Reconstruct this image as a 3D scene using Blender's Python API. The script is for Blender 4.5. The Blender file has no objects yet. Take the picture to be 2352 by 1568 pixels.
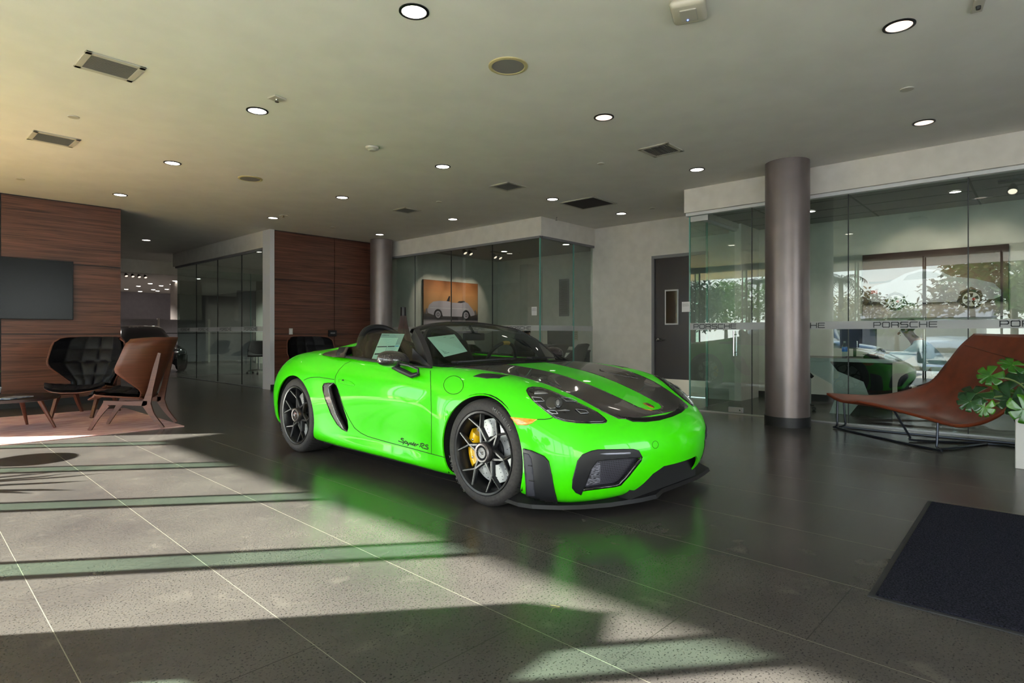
import bpy, bmesh, math, random
from mathutils import Vector, Matrix, noise
from mathutils.bvhtree import BVHTree
from mathutils.geometry import delaunay_2d_cdt
random.seed(7)
PI=math.pi; R=math.radians
scene=bpy.context.scene; COL=scene.collection
# ---------------- camera frame ----------------
F=1355.0; YH=767.0; H=1.085; AZ=R(42.1)
FW=Vector((math.cos(AZ),math.sin(AZ),0)); RT=Vector((math.sin(AZ),-math.cos(AZ),0))
cam=bpy.data.cameras.new('camera'); camo=bpy.data.objects.new('camera',cam); COL.objects.link(camo)
camo.location=(0,0,H); camo.rotation_euler=(PI/2,0,AZ-PI/2)
cam.sensor_fit='HORIZONTAL'; cam.sensor_width=36.0; cam.lens=36.0*F/2352.0
cam.shift_y=-(784.0-YH)/2352.0; cam.clip_start=.02; cam.clip_end=400
scene.camera=camo
scene.view_settings.view_transform='Standard'; scene.view_settings.look='None'
scene.view_settings.gamma=1.0; scene.view_settings.use_curve_mapping=False
# ---------------- materials ----------------
def srgb(c):
    return tuple(((v/255)/12.92 if v/255<=.04045 else ((v/255+.055)/1.055)**2.4) for v in c)+(1,)
MATS={}
def mat(name,col,rough=.5,metal=0,coat=0,emis=None,estr=0,spec=.5,srgb_=True,alpha=None):
    if name in MATS: return MATS[name]
    m=bpy.data.materials.new(name); m.use_nodes=True; b=m.node_tree.nodes['Principled BSDF']
    c=srgb(col) if srgb_ else tuple(col)+(1,)
    b.inputs['Base Color'].default_value=c; b.inputs['Roughness'].default_value=rough
    b.inputs['Metallic'].default_value=metal; b.inputs['Coat Weight'].default_value=coat
    b.inputs['Coat Roughness'].default_value=.03
    b.inputs['Specular IOR Level'].default_value=spec
    if emis: b.inputs['Emission Color'].default_value=srgb(emis); b.inputs['Emission Strength'].default_value=estr
    MATS[name]=m; return m
def nodes(m): nt=m.node_tree; return nt,nt.nodes,nt.links,nt.nodes['Principled BSDF']
def noise_mat(name,c1,c2,scale=20,rough=.6,bump=0,stretch=(1,1,1),detail=4,metal=0,bscale=None,spec=.5,coat=0,lo=.35,hi=.65,rvar=0,coords='Object'):
    m=mat(name,c1,rough,metal,coat,spec=spec); nt,N,L,b=nodes(m)
    tc=N.new('ShaderNodeTexCoord'); mp=N.new('ShaderNodeMapping'); mp.inputs['Scale'].default_value=stretch
    L.new(tc.outputs[coords],mp.inputs[0]); n=N.new('ShaderNodeTexNoise'); n.inputs['Scale'].default_value=scale; n.inputs['Detail'].default_value=detail
    L.new(mp.outputs[0],n.inputs['Vector']); r=N.new('ShaderNodeValToRGB')
    r.color_ramp.elements[0].position=lo; r.color_ramp.elements[1].position=hi
    r.color_ramp.elements[0].color=srgb(c1); r.color_ramp.elements[1].color=srgb(c2)
    L.new(n.outputs[0],r.inputs[0]); L.new(r.outputs[0],b.inputs['Base Color'])
    if bump:
        bp=N.new('ShaderNodeBump'); bp.inputs['Strength'].default_value=bump; bp.inputs['Distance'].default_value=.01
        if bscale:
            n2=N.new('ShaderNodeTexNoise'); n2.inputs['Scale'].default_value=bscale; L.new(mp.outputs[0],n2.inputs['Vector']); L.new(n2.outputs[0],bp.inputs['Height'])
        else: L.new(n.outputs[0],bp.inputs['Height'])
        L.new(bp.outputs[0],b.inputs['Normal'])
    if rvar:
        mr=N.new('ShaderNodeMapRange'); mr.inputs['To Min'].default_value=rough-rvar; mr.inputs['To Max'].default_value=rough+rvar
        L.new(n.outputs[0],mr.inputs[0]); L.new(mr.outputs[0],b.inputs['Roughness'])
    return m
def glass_mat(name,tint,refl=1.8,ior=1.5,rough=0.0):
    m=bpy.data.materials.new(name); m.use_nodes=True; nt=m.node_tree; N=nt.nodes; L=nt.links; N.clear()
    o=N.new('ShaderNodeOutputMaterial'); mx=N.new('ShaderNodeMixShader'); tr=N.new('ShaderNodeBsdfTransparent'); gl=N.new('ShaderNodeBsdfGlossy')
    tr.inputs[0].default_value=tuple(tint)+(1,); gl.inputs['Roughness'].default_value=rough; gl.inputs[0].default_value=(.95,1,.97,1)
    fr=N.new('ShaderNodeFresnel'); fr.inputs[0].default_value=ior; ge=N.new('ShaderNodeNewGeometry')
    inv=N.new('ShaderNodeMath'); inv.operation='SUBTRACT'; inv.inputs[0].default_value=1; L.new(ge.outputs['Backfacing'],inv.inputs[1])
    mu=N.new('ShaderNodeMath'); mu.operation='MULTIPLY'; L.new(fr.outputs[0],mu.inputs[0]); L.new(inv.outputs[0],mu.inputs[1])
    m2=N.new('ShaderNodeMath'); m2.operation='MULTIPLY'; m2.use_clamp=True; m2.inputs[1].default_value=refl; L.new(mu.outputs[0],m2.inputs[0])
    L.new(m2.outputs[0],mx.inputs[0]); L.new(tr.outputs[0],mx.inputs[1]); L.new(gl.outputs[0],mx.inputs[2]); L.new(mx.outputs[0],o.inputs[0])
    MATS[name]=m; return m
def frost_mat(name,col,a):
    m=bpy.data.materials.new(name); m.use_nodes=True; nt=m.node_tree; N=nt.nodes; L=nt.links; b=N['Principled BSDF']
    o=N['Material Output']; mx=N.new('ShaderNodeMixShader'); tr=N.new('ShaderNodeBsdfTransparent')
    b.inputs['Base Color'].default_value=srgb(col); b.inputs['Roughness'].default_value=.6; mx.inputs[0].default_value=a
    b.inputs['Transmission Weight'].default_value=0
    L.new(tr.outputs[0],mx.inputs[1]); L.new(b.outputs[0],mx.inputs[2]); L.new(mx.outputs[0],o.inputs[0]); MATS[name]=m; return m
# ---------------- mesh builder ----------------
class MB:
    def __init__(s): s.v=[]; s.f=[]; s.m=[]
    def add(s,vs,fs,m=0):
        o=len(s.v); s.v+= [tuple(p) for p in vs]; s.f+=[tuple(i+o for i in f) for f in fs]; s.m+=[m]*len(fs); return s
    def box(s,x0,x1,y0,y1,z0,z1,m=0,M=None):
        vs=[Vector(p) for p in ((x0,y0,z0),(x1,y0,z0),(x1,y1,z0),(x0,y1,z0),(x0,y0,z1),(x1,y0,z1),(x1,y1,z1),(x0,y1,z1))]
        if M: vs=[M@p for p in vs]
        return s.add(vs,[(0,3,2,1),(4,5,6,7),(0,1,5,4),(1,2,6,5),(2,3,7,6),(3,0,4,7)],m)
    def rbox(s,x0,x1,y0,y1,z0,z1,r=.01,m=0,M=None):
        bm=bmesh.new(); bmesh.ops.create_cube(bm,size=1)
        for v in bm.verts: v.co=Vector((x0+(v.co.x+.5)*(x1-x0),y0+(v.co.y+.5)*(y1-y0),z0+(v.co.z+.5)*(z1-z0)))
        bmesh.ops.bevel(bm,geom=bm.edges[:],offset=r,segments=3,profile=.5,affect='EDGES')
        vs=[(M@v.co if M else v.co.copy()) for v in bm.verts]; bm.verts.index_update(); fs=[[v.index for v in f.verts] for f in bm.faces]; bm.free(); return s.add(vs,fs,m)
    def tube(s,pts,r,n=10,m=0,caps=True,closed=False):
        pts=[Vector(p) for p in pts]; k=len(pts); rs=r if isinstance(r,(list,tuple)) else [r]*k
        up=None; vs=[]
        for i,p in enumerate(pts):
            if closed: t=(pts[(i+1)%k]-pts[i-1]).normalized()
            else: t=(pts[min(i+1,k-1)]-pts[max(i-1,0)]).normalized()
            if up is None:
                up=Vector((0,0,1)) if abs(t.z)<.9 else Vector((1,0,0))
            a=(up-t*up.dot(t)); 
            if a.length<1e-6: a=Vector((1,0,0))-t*t.x
            a.normalize(); b=t.cross(a); up=a
            for j in range(n):
                q=2*PI*j/n; vs.append(p+(a*math.cos(q)+b*math.sin(q))*rs[i])
        fs=[]; kk=k if closed else k-1
        for i in range(kk):
            for j in range(n): fs.append((i*n+j,i*n+(j+1)%n,((i+1)%k)*n+(j+1)%n,((i+1)%k)*n+j))
        if caps and not closed: fs.append(tuple(reversed(range(n)))); fs.append(tuple(range((k-1)*n,k*n)))
        return s.add(vs,fs,m)
    def lathe(s,prof,c=(0,0,0),n=32,m=0,M=None):   # prof [(r,z)]
        vs=[];fs=[];c=Vector(c)
        for r,z in prof:
            for j in range(n):
                q=2*PI*j/n; p=Vector((r*math.cos(q),r*math.sin(q),z)); vs.append((M@p if M else p)+c)
        for i in range(len(prof)-1):
            for j in range(n): fs.append((i*n+j,i*n+(j+1)%n,(i+1)*n+(j+1)%n,(i+1)*n+j))
        return s.add(vs,fs,m)
    def prism(s,poly,h0,h1,ax='z',m=0,M=None):
        def P(a,b,h): return Vector({'z':(a,b,h),'y':(a,h,b),'x':(h,a,b)}[ax])
        n=len(poly); vs=[P(a,b,h0) for a,b in poly]+[P(a,b,h1) for a,b in poly]
        if M: vs=[M@p for p in vs]
        fs=[tuple(reversed(range(n))),tuple(range(n,2*n))]+[(i,(i+1)%n,n+(i+1)%n,n+i) for i in range(n)]
        return s.add(vs,fs,m)
    def grid(s,fn,nu,nv,m=0,flip=False):
        vs=[fn(i/nu,j/nv) for j in range(nv+1) for i in range(nu+1)]; w=nu+1
        fs=[(j*w+i,j*w+i+1,(j+1)*w+i+1,(j+1)*w+i) for j in range(nv) for i in range(nu)]
        if flip: fs=[tuple(reversed(f)) for f in fs]
        return s.add(vs,fs,m)
    def ell(s,c,r,M=None,n=16,m=0):
        c=Vector(c);vs=[];fs=[];k=n//2
        for i in range(k+1):
            for j in range(n):
                th=PI*i/k; p=Vector((r[0]*math.sin(th)*math.cos(2*PI*j/n),r[1]*math.sin(th)*math.sin(2*PI*j/n),r[2]*math.cos(th)))
                vs.append((M@p if M else p)+c)
        for i in range(k):
            for j in range(n): fs.append((i*n+j,(i+1)*n+j,(i+1)*n+(j+1)%n,i*n+(j+1)%n))
        return s.add(vs,fs,m)
    def me(s,name,mats,smooth=False,angle=35,fix=True):
        me=bpy.data.meshes.new(name); me.from_pydata(s.v,[],s.f)
        for m in (mats if isinstance(mats,(list,tuple)) else [mats]): me.materials.append(m)
        for p,i in zip(me.polygons,s.m): p.material_index=i
        if fix:
            bm=bmesh.new(); bm.from_mesh(me); bmesh.ops.remove_doubles(bm,verts=bm.verts,dist=1e-5); bmesh.ops.recalc_face_normals(bm,faces=bm.faces); bm.to_mesh(me); bm.free()
        if smooth:
            for p in me.polygons: p.use_smooth=True
            me.set_sharp_from_angle(angle=R(angle))
        me.update(); return me
    def build(s,name,mats,parent=None,smooth=False,angle=35,solid=0,sub=0,off=-1,fix=True):
        o=bpy.data.objects.new(name,s.me(name,mats,smooth,angle,fix)); COL.objects.link(o)
        if parent: o.parent=parent
        if solid: md=o.modifiers.new('s','SOLIDIFY'); md.thickness=solid; md.offset=off
        if sub: md=o.modifiers.new('u','SUBSURF'); md.levels=sub; md.render_levels=sub
        return o
def tag(o,label=None,cat=None,group=None,kind=None):
    if label: o['label']=label
    if cat: o['category']=cat
    if group: o['group']=group
    if kind: o['kind']=kind
    return o
def empty(name,loc=(0,0,0),rz=0,label=None,cat=None,group=None):
    o=bpy.data.objects.new(name,None); COL.objects.link(o); o.location=loc; o.rotation_euler=(0,0,rz); o.empty_display_size=.1
    return tag(o,label,cat,group)
KIDS={}
def kids(o): return [c for c in bpy.data.objects if c.parent==o]
def dup(o,loc,rz,label,parent=None):
    def cp(q,par):
        c=q.copy(); COL.objects.link(c); c.parent=par
        for ch in kids(q): cp(ch,c)
        return c
    r=cp(o,parent); r.location=loc; r.rotation_euler=(0,0,rz); r['label']=label; return r
def struct(o): o['kind']='structure'; return o
def evalmesh(o):
    dg=bpy.context.evaluated_depsgraph_get(); dg.update(); return bpy.data.meshes.new_from_object(o.evaluated_get(dg))
def textmesh(s,size,mb,fn,ex=0.0,m=0,align='CENTER',shear=0,spacing=1):
    cu=bpy.data.curves.new('t','FONT'); cu.body=s; cu.size=size; cu.align_x=align; cu.extrude=ex; cu.resolution_u=2; cu.shear=shear; cu.space_character=spacing
    o=bpy.data.objects.new('t',cu); COL.objects.link(o); me=evalmesh(o)
    mb.add([fn(v.co) for v in me.vertices],[tuple(p.vertices) for p in me.polygons],m)
    bpy.data.objects.remove(o); bpy.data.curves.remove(cu); bpy.data.meshes.remove(me)
def catmull(pts,n=6,closed=False):
    pts=[Vector(p) for p in pts]; out=[]; k=len(pts); rng=k if closed else k-1
    for i in range(rng):
        p0=pts[(i-1)%k] if (closed or i>0) else pts[0]*2-pts[1]; p1=pts[i]; p2=pts[(i+1)%k]; p3=pts[(i+2)%k] if (closed or i+2<k) else pts[-1]*2-pts[-2]
        for j in range(n):
            t=j/n; out.append(.5*((2*p1)+(p2-p0)*t+(2*p0-5*p1+4*p2-p3)*t*t+(3*p1-p0-3*p2+p3)*t**3))
    if not closed: out.append(pts[-1])
    return out
SKY,SUN,EXPO=6.0,54.0,0.6
# ================= GREEN ROADSTER =================
CARLOC=Vector((3.515,2.601,0)); CARH=R(-91.7)
# local frame: x forward, y toward the camera-side flank (right-hand side), z up  -> world
cfv=Vector((math.cos(CARH),math.sin(CARH),0)); cnv=Vector((cfv.y,-cfv.x,0))
CARM=Matrix(((cfv.x,cnv.x,0,CARLOC.x),(cfv.y,cnv.y,0,CARLOC.y),(0,0,1,0),(0,0,0,1)))
# (x,-y,z) frame is right-handed: rotation by CARH with y negated. Geometry is written with y toward camera then converted.
CARI=CARM.inverted()
def L2(p): return Vector((p[0],-p[1],p[2]))     # local(y near) -> object space (right-handed)
green=mat('green_paint',(58,225,8),.35,0,.7,spec=.15); 
gb=green.node_tree.nodes['Principled BSDF']; gb.inputs['Base Color'].default_value=(.055,.75,.0,1); gb.inputs['Roughness'].default_value=.4
black_sat=mat('satin_black_trim',(27,27,31),.48,spec=.35)
black_gloss=mat('gloss_black',(14,14,16),.12,0,.6)
carbon=noise_mat('carbon_weave',(36,31,33),(60,52,53),260,.25,coat=.8)
rubber=noise_mat('tyre_rubber',(38,35,36),(52,48,48),60,.75)
rimmat=mat('satin_black_rim',(26,26,29),.36,.3)
darkint=mat('dark_interior',(12,12,14),.8,spec=.2)
gap=mat('panel_gap',(6,22,4),.8)
yellow=mat('yellow_caliper',(232,178,8),.3,0,.5)
discm=mat('ceramic_disc',(190,190,192),.35,.5)
orange=noise_mat('amber_lens',(240,110,10),(255,190,60),30,.15,stretch=(1,1,6),coat=.5)
chrome=mat('chrome',(210,210,212),.12,1)
lampglass=mat('headlamp_lens_dark',(26,25,28),.06,0,1)
paper=mat('pale_green_paper',(188,226,208),.8)
ink=mat('ink',(40,52,60),.8)
clearglass=glass_mat('car_glass',(.60,.66,.64),.65)
C={}
C[1]=[(.86,0,.17),(.83,.3,.16),(.735,.57,.13),(.61,.775,.12),(.47,.875,.12),(.25,.89,.14),(0,.89,.15),(-.25,.89,.15),(-.42,.895,.14),(-.62,.895,.145),(-1,.89,.145),(-1.4,.89,.145),(-1.75,.895,.145),(-2.0,.905,.15),(-2.25,.91,.16),(-2.484,.92,.18),(-2.75,.91,.2),(-2.95,.88,.22),(-3.14,.76,.24),(-3.27,.5,.24),(-3.32,.25,.24),(-3.34,0,.24)]
C[2]=[(.92,0,.27),(.885,.3,.27),(.775,.585,.25),(.65,.80,.24),(.48,.895,.25),(.25,.905,.28),(0,.905,.28),(-.25,.905,.27),(-.42,.912,.235),(-.60,.858,.235),(-1,.855,.235),(-1.4,.855,.235),(-1.75,.865,.24),(-2.0,.895,.27),(-2.25,.925,.3),(-2.484,.93,.32),(-2.75,.93,.34),(-2.98,.89,.35),(-3.18,.77,.36),(-3.32,.5,.37),(-3.37,.25,.38),(-3.39,0,.38)]
C[3]=[(.945,0,.38),(.905,.3,.38),(.79,.60,.38),(.66,.81,.38),(.49,.905,.40),(.25,.912,.42),(0,.915,.44),(-.25,.912,.42),(-.42,.925,.38),(-.60,.858,.37),(-1,.858,.37),(-1.4,.86,.37),(-1.75,.878,.38),(-2.0,.905,.42),(-2.25,.93,.46),(-2.484,.94,.48),(-2.75,.94,.49),(-3.0,.895,.5),(-3.21,.77,.5),(-3.34,.5,.5),(-3.4,.25,.5),(-3.42,0,.5)]
C[4]=[(.93,0,.47),(.89,.3,.475),(.775,.58,.49),(.64,.78,.52),(.48,.885,.56),(.25,.905,.60),(0,.91,.62),(-.25,.907,.61),(-.42,.925,.58),(-.62,.888,.56),(-1,.888,.55),(-1.4,.888,.55),(-1.75,.892,.56),(-2.0,.905,.59),(-2.25,.93,.63),(-2.484,.94,.66),(-2.75,.93,.66),(-3.0,.88,.65),(-3.21,.74,.64),(-3.36,.48,.64),(-3.42,.24,.64),(-3.43,0,.64)]
C[5]=[(.865,0,.535),(.825,.28,.545),(.70,.53,.575),(.565,.705,.63),(.43,.81,.68),(.24,.845,.725),(0,.86,.75),(-.25,.87,.75),(-.42,.872,.735),(-.62,.878,.72),(-1,.882,.71),(-1.4,.882,.71),(-1.75,.878,.72),(-2.0,.885,.74),(-2.25,.905,.77),(-2.484,.905,.79),(-2.75,.88,.79),(-2.98,.81,.78),(-3.18,.66,.775),(-3.32,.44,.775),(-3.39,.22,.78),(-3.4,0,.78)]
C[6]=[(.775,0,.57),(.745,.25,.585),(.62,.45,.625),(.48,.59,.69),(.38,.69,.745),(.22,.735,.79),(0,.755,.825),(-.25,.77,.84),(-.42,.785,.84),(-.62,.80,.84),(-1,.81,.85),(-1.4,.81,.865),(-1.75,.80,.875),(-2,.79,.885),(-2.25,.79,.905),(-2.484,.78,.91),(-2.75,.75,.90),(-2.98,.68,.88),(-3.14,.55,.87),(-3.27,.37,.87),(-3.33,.19,.87),(-3.35,0,.875)]
C[7]=[(.67,0,.61),(.645,.2,.62),(.545,.355,.66),(.43,.48,.705),(.32,.55,.745),(.18,.595,.785),(0,.62,.815),(-.25,.65,.84),(-.42,.67,.85),(-.62,.69,.85),(-1,.71,.86),(-1.4,.72,.87),(-1.75,.70,.885),(-2.0,.67,.90),(-2.25,.65,.925),(-2.48,.62,.93),(-2.72,.58,.92),(-2.9,.5,.905),(-3.06,.4,.895),(-3.18,.28,.895),(-3.23,.14,.895),(-3.24,0,.895)]
C[8]=[(.5,0,.675),(.48,.12,.68),(.42,.22,.70),(.32,.29,.73),(.22,.33,.755),(.10,.36,.785),(-.05,.37,.81),(-.25,.38,.835),(-.40,.39,.85),(-.6,.40,.86),(-1,.40,.87),(-1.4,.40,.88),(-1.75,.38,.90),(-2.0,.36,1.0),(-2.25,.35,.985),(-2.45,.33,.96),(-2.65,.3,.93),(-2.8,.26,.92),(-2.93,.2,.915),(-3.03,.14,.91),(-3.08,.07,.91),(-3.1,0,.91)]
C[9]=[(x,0,z) for x,z in ((.30,.742),(.28,.747),(.25,.754),(.20,.766),(.13,.783),(.05,.80),(-.08,.82),(-.25,.843),(-.40,.858),(-.6,.87),(-1,.87),(-1.4,.88),(-1.75,.90),(-2.0,.925),(-2.2,.93),(-2.38,.93),(-2.52,.925),(-2.65,.92),(-2.75,.92),(-2.83,.915),(-2.88,.915),(-2.92,.915))]
C[0]=[(x*.93 if i in(0,1,2,3,18,19,20,21) else x,y*.86,z-.03) for i,(x,y,z) in enumerate(C[1])]
NS=22
def car_cage():
    bm=bmesh.new(); V=[[bm.verts.new(L2(C[c][i])) for i in range(NS)] for c in range(10)]
    for c in range(9):
        for i in range(NS-1):
            if c>=7 and 9<=i<13: continue
            bm.faces.new((V[c][i],V[c][i+1],V[c+1][i+1],V[c+1][i]))
    # mirror
    g=bmesh.ops.duplicate(bm,geom=bm.verts[:]+bm.edges[:]+bm.faces[:])
    for e in g['geom']:
        if isinstance(e,bmesh.types.BMVert): e.co.y*=-1
    bmesh.ops.remove_doubles(bm,verts=bm.verts,dist=1e-4); bmesh.ops.recalc_face_normals(bm,faces=bm.faces)
    me=bpy.data.meshes.new('cage'); bm.to_mesh(me); bm.free(); return me
def up_fix(me):
    # make sure normals point outward (sample: face with max z has normal up)
    f=max(me.polygons,key=lambda p:p.center.z)
    if f.normal.z<0: me.flip_normals()
cage=car_cage(); up_fix(cage)
co=bpy.data.objects.new('cage',cage); COL.objects.link(co)
md=co.modifiers.new('s','SUBSURF'); md.levels=3; md.render_levels=3
smooth_me=evalmesh(co)
def bvh_of(me): return BVHTree.FromPolygons([v.co.copy() for v in me.vertices],[tuple(p.vertices) for p in me.polygons])
BV=bvh_of(smooth_me)
CARW=CARM@Matrix(((1,0,0,0),(0,-1,0,0),(0,0,1,0),(0,0,0,1)))   # object space -> world
CARWI=CARW.inverted()
def ray_px(px,py,bv=None):
    d=(FW+RT*((px-1176)/F)+Vector((0,0,1))*((YH-py)/F)); o=CARWI@Vector((0,0,H)); dd=(CARWI.to_3x3()@d).normalized()
    h=(bv or BV).ray_cast(o,dd)
    return (h[0],h[1]) if h[0] is not None else None
car=empty('sports_car',CARLOC,CARH,'bright green two seat roadster with black hood stripes on the dark tiled floor','car')
def inter_obj(me,name,m,parent=car):
    o=bpy.data.objects.new(name,me); COL.objects.link(o); me.materials.clear(); me.materials.append(m); o.parent=parent; return o
def cutter(mb):
    me=mb.me('cutter',green); o=bpy.data.objects.new('cutter',me); COL.objects.link(o); return o
def zz(pts,ox,oy,k): return [(ox+a/k,oy+b/k) for a,b in pts]
def hits(pts): 
    r=[]
    for p in pts:
        h=ray_px(*p); 
        if h: r.append(h[0])
    return r
md=co.modifiers.new('so','SOLIDIFY'); md.thickness=.012; md.offset=-1
cuts=[]
for x,rad,z in ((0,.362,.335),(-2.484,.368,.338)):
    for sgn in (-1,1):
        n=72; poly=[(x+rad*math.cos(2*PI*k/n),z+rad*math.sin(2*PI*k/n)) for k in range(n)]
        cuts.append(cutter(MB().prism(poly,sgn*.58,sgn*1.1,'y')))
ZF=lambda pts: zz(pts,1300,1000,6.918)
fr_out=ZF([(95,830),(100,700),(180,400),(260,300),(400,240),(500,220),(1060,210),(1150,235),(1210,345),(1190,410),(1000,650),(870,790),(780,815),(260,880),(235,940),(150,900)])
fh=hits(ZF([(150,840),(130,720),(200,420),(280,320),(410,262),(520,245),(1050,235),(1130,260),(1185,350),(1170,400),(980,635),(850,770),(770,800),(270,850)]))
pyz=[(v.y,v.z) for v in fh]
for sg in (1,-1):
    cuts.append(cutter(MB().prism([(sg*a,b) for a,b in pyz],.5,1.2,'x')))
cuts.append(cutter(MB().prism([(-.21,.283),(.21,.283),(.29,.245),(.40,.105),(-.40,.105),(-.29,.245)],.70,1.2,'x')))
ZS=lambda pts: zz(pts,620,840,7.468)
int_out=ZS([(905,350),(930,298),(1000,288),(1100,290),(1150,360),(1200,520),(1270,750),(1330,930),(1345,1060),(1325,1130),(1240,1090),(1150,1000),(1050,830),(960,600),(910,430)])
ih=hits(int_out)
for sg in (1,-1): cuts.append(cutter(MB().prism([(v.x,v.z) for v in ih],-sg*.80,-sg*1.1,'y')))
for i,c in enumerate(cuts):
    b=co.modifiers.new('b%d'%i,'BOOLEAN'); b.operation='DIFFERENCE'; b.solver='EXACT'; b.object=c
body_me=evalmesh(co)
for p in body_me.polygons: p.use_smooth=True
body_me.set_sharp_from_angle(angle=R(32))
for c in cuts+[co]: bpy.data.objects.remove(c)
body=inter_obj(body_me,'body_shell',green)
# ---- conforming patches ----
def inpoly(p,poly):
    x,y=p; c=False; n=len(poly)
    for i in range(n):
        x1,y1=poly[i]; x2,y2=poly[i-1]
        if (y1>y)!=(y2>y) and x<(x2-x1)*(y-y1)/(y2-y1)+x1: c=not c
    return c
def dens(poly,step,closed=True):
    out=[]; n=len(poly)
    for i in range(n if closed else n-1):
        a=poly[i]; b=poly[(i+1)%n]; L_=math.hypot(b[0]-a[0],b[1]-a[1]); k=max(1,int(L_/step+.5))
        for j in range(k): out.append((a[0]+(b[0]-a[0])*j/k,a[1]+(b[1]-a[1])*j/k))
    if not closed: out.append(poly[-1])
    return out
def smooth2(poly,n=5): return [(v.x,v.y) for v in catmull([(a,b,0) for a,b in poly],n,True)]
def top_pt(x,y): 
    h=BV.ray_cast(Vector((x,-y,1.6)),Vector((0,0,-1))); return (h[0],h[1]) if h[0] is not None else None
def side_pt(x,z,sg=1):
    h=BV.ray_cast(Vector((x,-1.5*sg,z)),Vector((0,sg,0))); return (h[0],h[1]) if h[0] is not None else None
def patch(mb,poly,step,proj,off,m=0,mirror=False,thick=.002,both=False):
    pb=dens(poly,step); pts=[Vector(p) for p in pb]; xs=[p[0] for p in pb]; ys=[p[1] for p in pb]
    nb=len(pts); x=min(xs)+step/2
    while x<max(xs):
        y=min(ys)+step/2
        while y<max(ys):
            if inpoly((x,y),poly) and min((x-a)**2+(y-b)**2 for a,b in pb)>(step*.5)**2: pts.append(Vector((x,y)))
            y+=step
        x+=step
    vs,es,fs,_,_,_=delaunay_2d_cdt(pts,[],[list(range(nb))],1,1e-7)
    co=[];ok=[]
    for v in vs:
        h=proj(v.x,v.y)
        if h is None: co.append(None); continue
        q,nn=h; co.append((q,nn))
    sgs=(1,-1) if both else ((-1,) if mirror else (1,))
    for sg in sgs:
        idx={};vv=[];ff=[]
        for f in fs:
            if any(co[i] is None for i in f): continue
            g=[]
            for i in f:
                if i not in idx: idx[i]=len(vv); q,nn=co[i]; p=q+nn*off; vv.append(Vector((p.x,p.y*sg,p.z)))
                g.append(idx[i])
            a,b,c=[vv[k] for k in g[:3]]; nn=co[f[0]][1].copy(); nn.y*=sg
            if (b-a).cross(c-a).dot(nn)<0: g.reverse()
            ff.append(tuple(g))
        # give it thickness: rim downwards
        mb.add(vv,ff,m)
    return mb
def ribbon(mb,pts,w,off=.0012,m=0,mirror=False,both=False):
    for sg in ((1,-1) if both else (1,)):
        vs=[]; n=len(pts)
        for i,(p,nn) in enumerate(pts):
            t=(pts[min(i+1,n-1)][0]-pts[max(i-1,0)][0]).normalized(); s_=nn.cross(t).normalized()*w/2
            for k in (-1,1):
                q=p+nn*off+s_*k; vs.append(Vector((q.x,q.y*sg,q.z)))
        mb.add(vs,[(2*i,2*i+1,2*i+3,2*i+2) for i in range(n-1)],m)
    return mb
def px_line(pts,step=4):
    r=[]
    for p in dens(pts,step,False):
        h=ray_px(*p)
        if h: r.append(h)
    return r
def bp(mb,name,mats,parent=car,thick=.003,smooth=True,one=False):
    # a pair (left and right) becomes two parts
    side=[sum(mb.v[i][1] for i in f)/len(f) for f in mb.f]
    if one or min(side)>-.01 or max(side)<.01: return mb.build(name,mats,parent if not isinstance(parent,tuple) else parent[0],smooth=smooth,angle=40,solid=thick,fix=False)
    out=[]
    for k in (0,1):
        m2=MB()
        for f,m,sd in zip(mb.f,mb.m,side):
            if (sd<0)==(k==0): m2.add([mb.v[i] for i in f],[tuple(range(len(f)))],m)
        me=m2.me(name,mats,False,fix=False)
        b_=bmesh.new(); b_.from_mesh(me); bmesh.ops.remove_doubles(b_,verts=b_.verts,dist=1e-6); b_.to_mesh(me); b_.free()
        if smooth:
            for p in me.polygons: p.use_smooth=True
            me.set_sharp_from_angle(angle=R(40))
        o=bpy.data.objects.new(name,me); COL.objects.link(o); o.parent=parent[k] if isinstance(parent,tuple) else parent
        md=o.modifiers.new('s','SOLIDIFY'); md.thickness=thick; md.offset=-1; out.append(o)
    return tuple(out)
# hood stripes (top view, local metres)
outer=[(.768,0),(.767,.19),(.748,.36),(.715,.44),(.625,.485),(.5,.512),(.37,.545),(.125,.585),(0,.61),(-.25,.655),(-.49,.715)]
inner=[(-.50,.235),(-.1,.185),(.2,.165),(.5,.145),(.66,.128),(.70,.095),(.718,.04),(.72,0)]
hp=outer+inner
bp(patch(MB(),hp,.02,top_pt,.0015,both=True),'hood_stripe',carbon)
# centre band slightly different green (matte film) and badge
bd=MB(); badge=[(.662+.034*a,.028*b) for a,b in ((1.1,0),(.9,.55),(.3,.95),(-.5,.95),(-1,.8),(-1,-.8),(-.5,-.95),(.3,-.95),(.9,-.55))]
patch(bd,badge,.008,top_pt,.004,0); patch(bd,[(.662+(a-.662)*.55,b*.5) for a,b in badge],.008,top_pt,.006,1)
for a in (-.015,0,.015): patch(bd,[(.655+.02,a-.003),(.655+.02,a+.003),(.645,a+.003),(.645,a-.003)],.006,top_pt,.0065,2)
bp(bd,'hood_badge',[mat('badge_gold',(196,150,50),.25,.9),mat('badge_red',(150,25,15),.3),black_gloss],thick=.004,one=True)
bp(patch(MB(),zz([(640,738),(720,775),(850,825),(1000,828),(1150,810),(1300,765),(1400,720),(1435,690),(1428,655),(1372,610),(1362,650),(1325,700),(1225,745),(1060,770),(880,778),(760,768)],1280,800,4.9),2.5,lambda x,y:ray_px(x,y),.0015),'hood_lip_gap',mat('lip_black',(6,6,7),.4,spec=.3),one=True)
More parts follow.
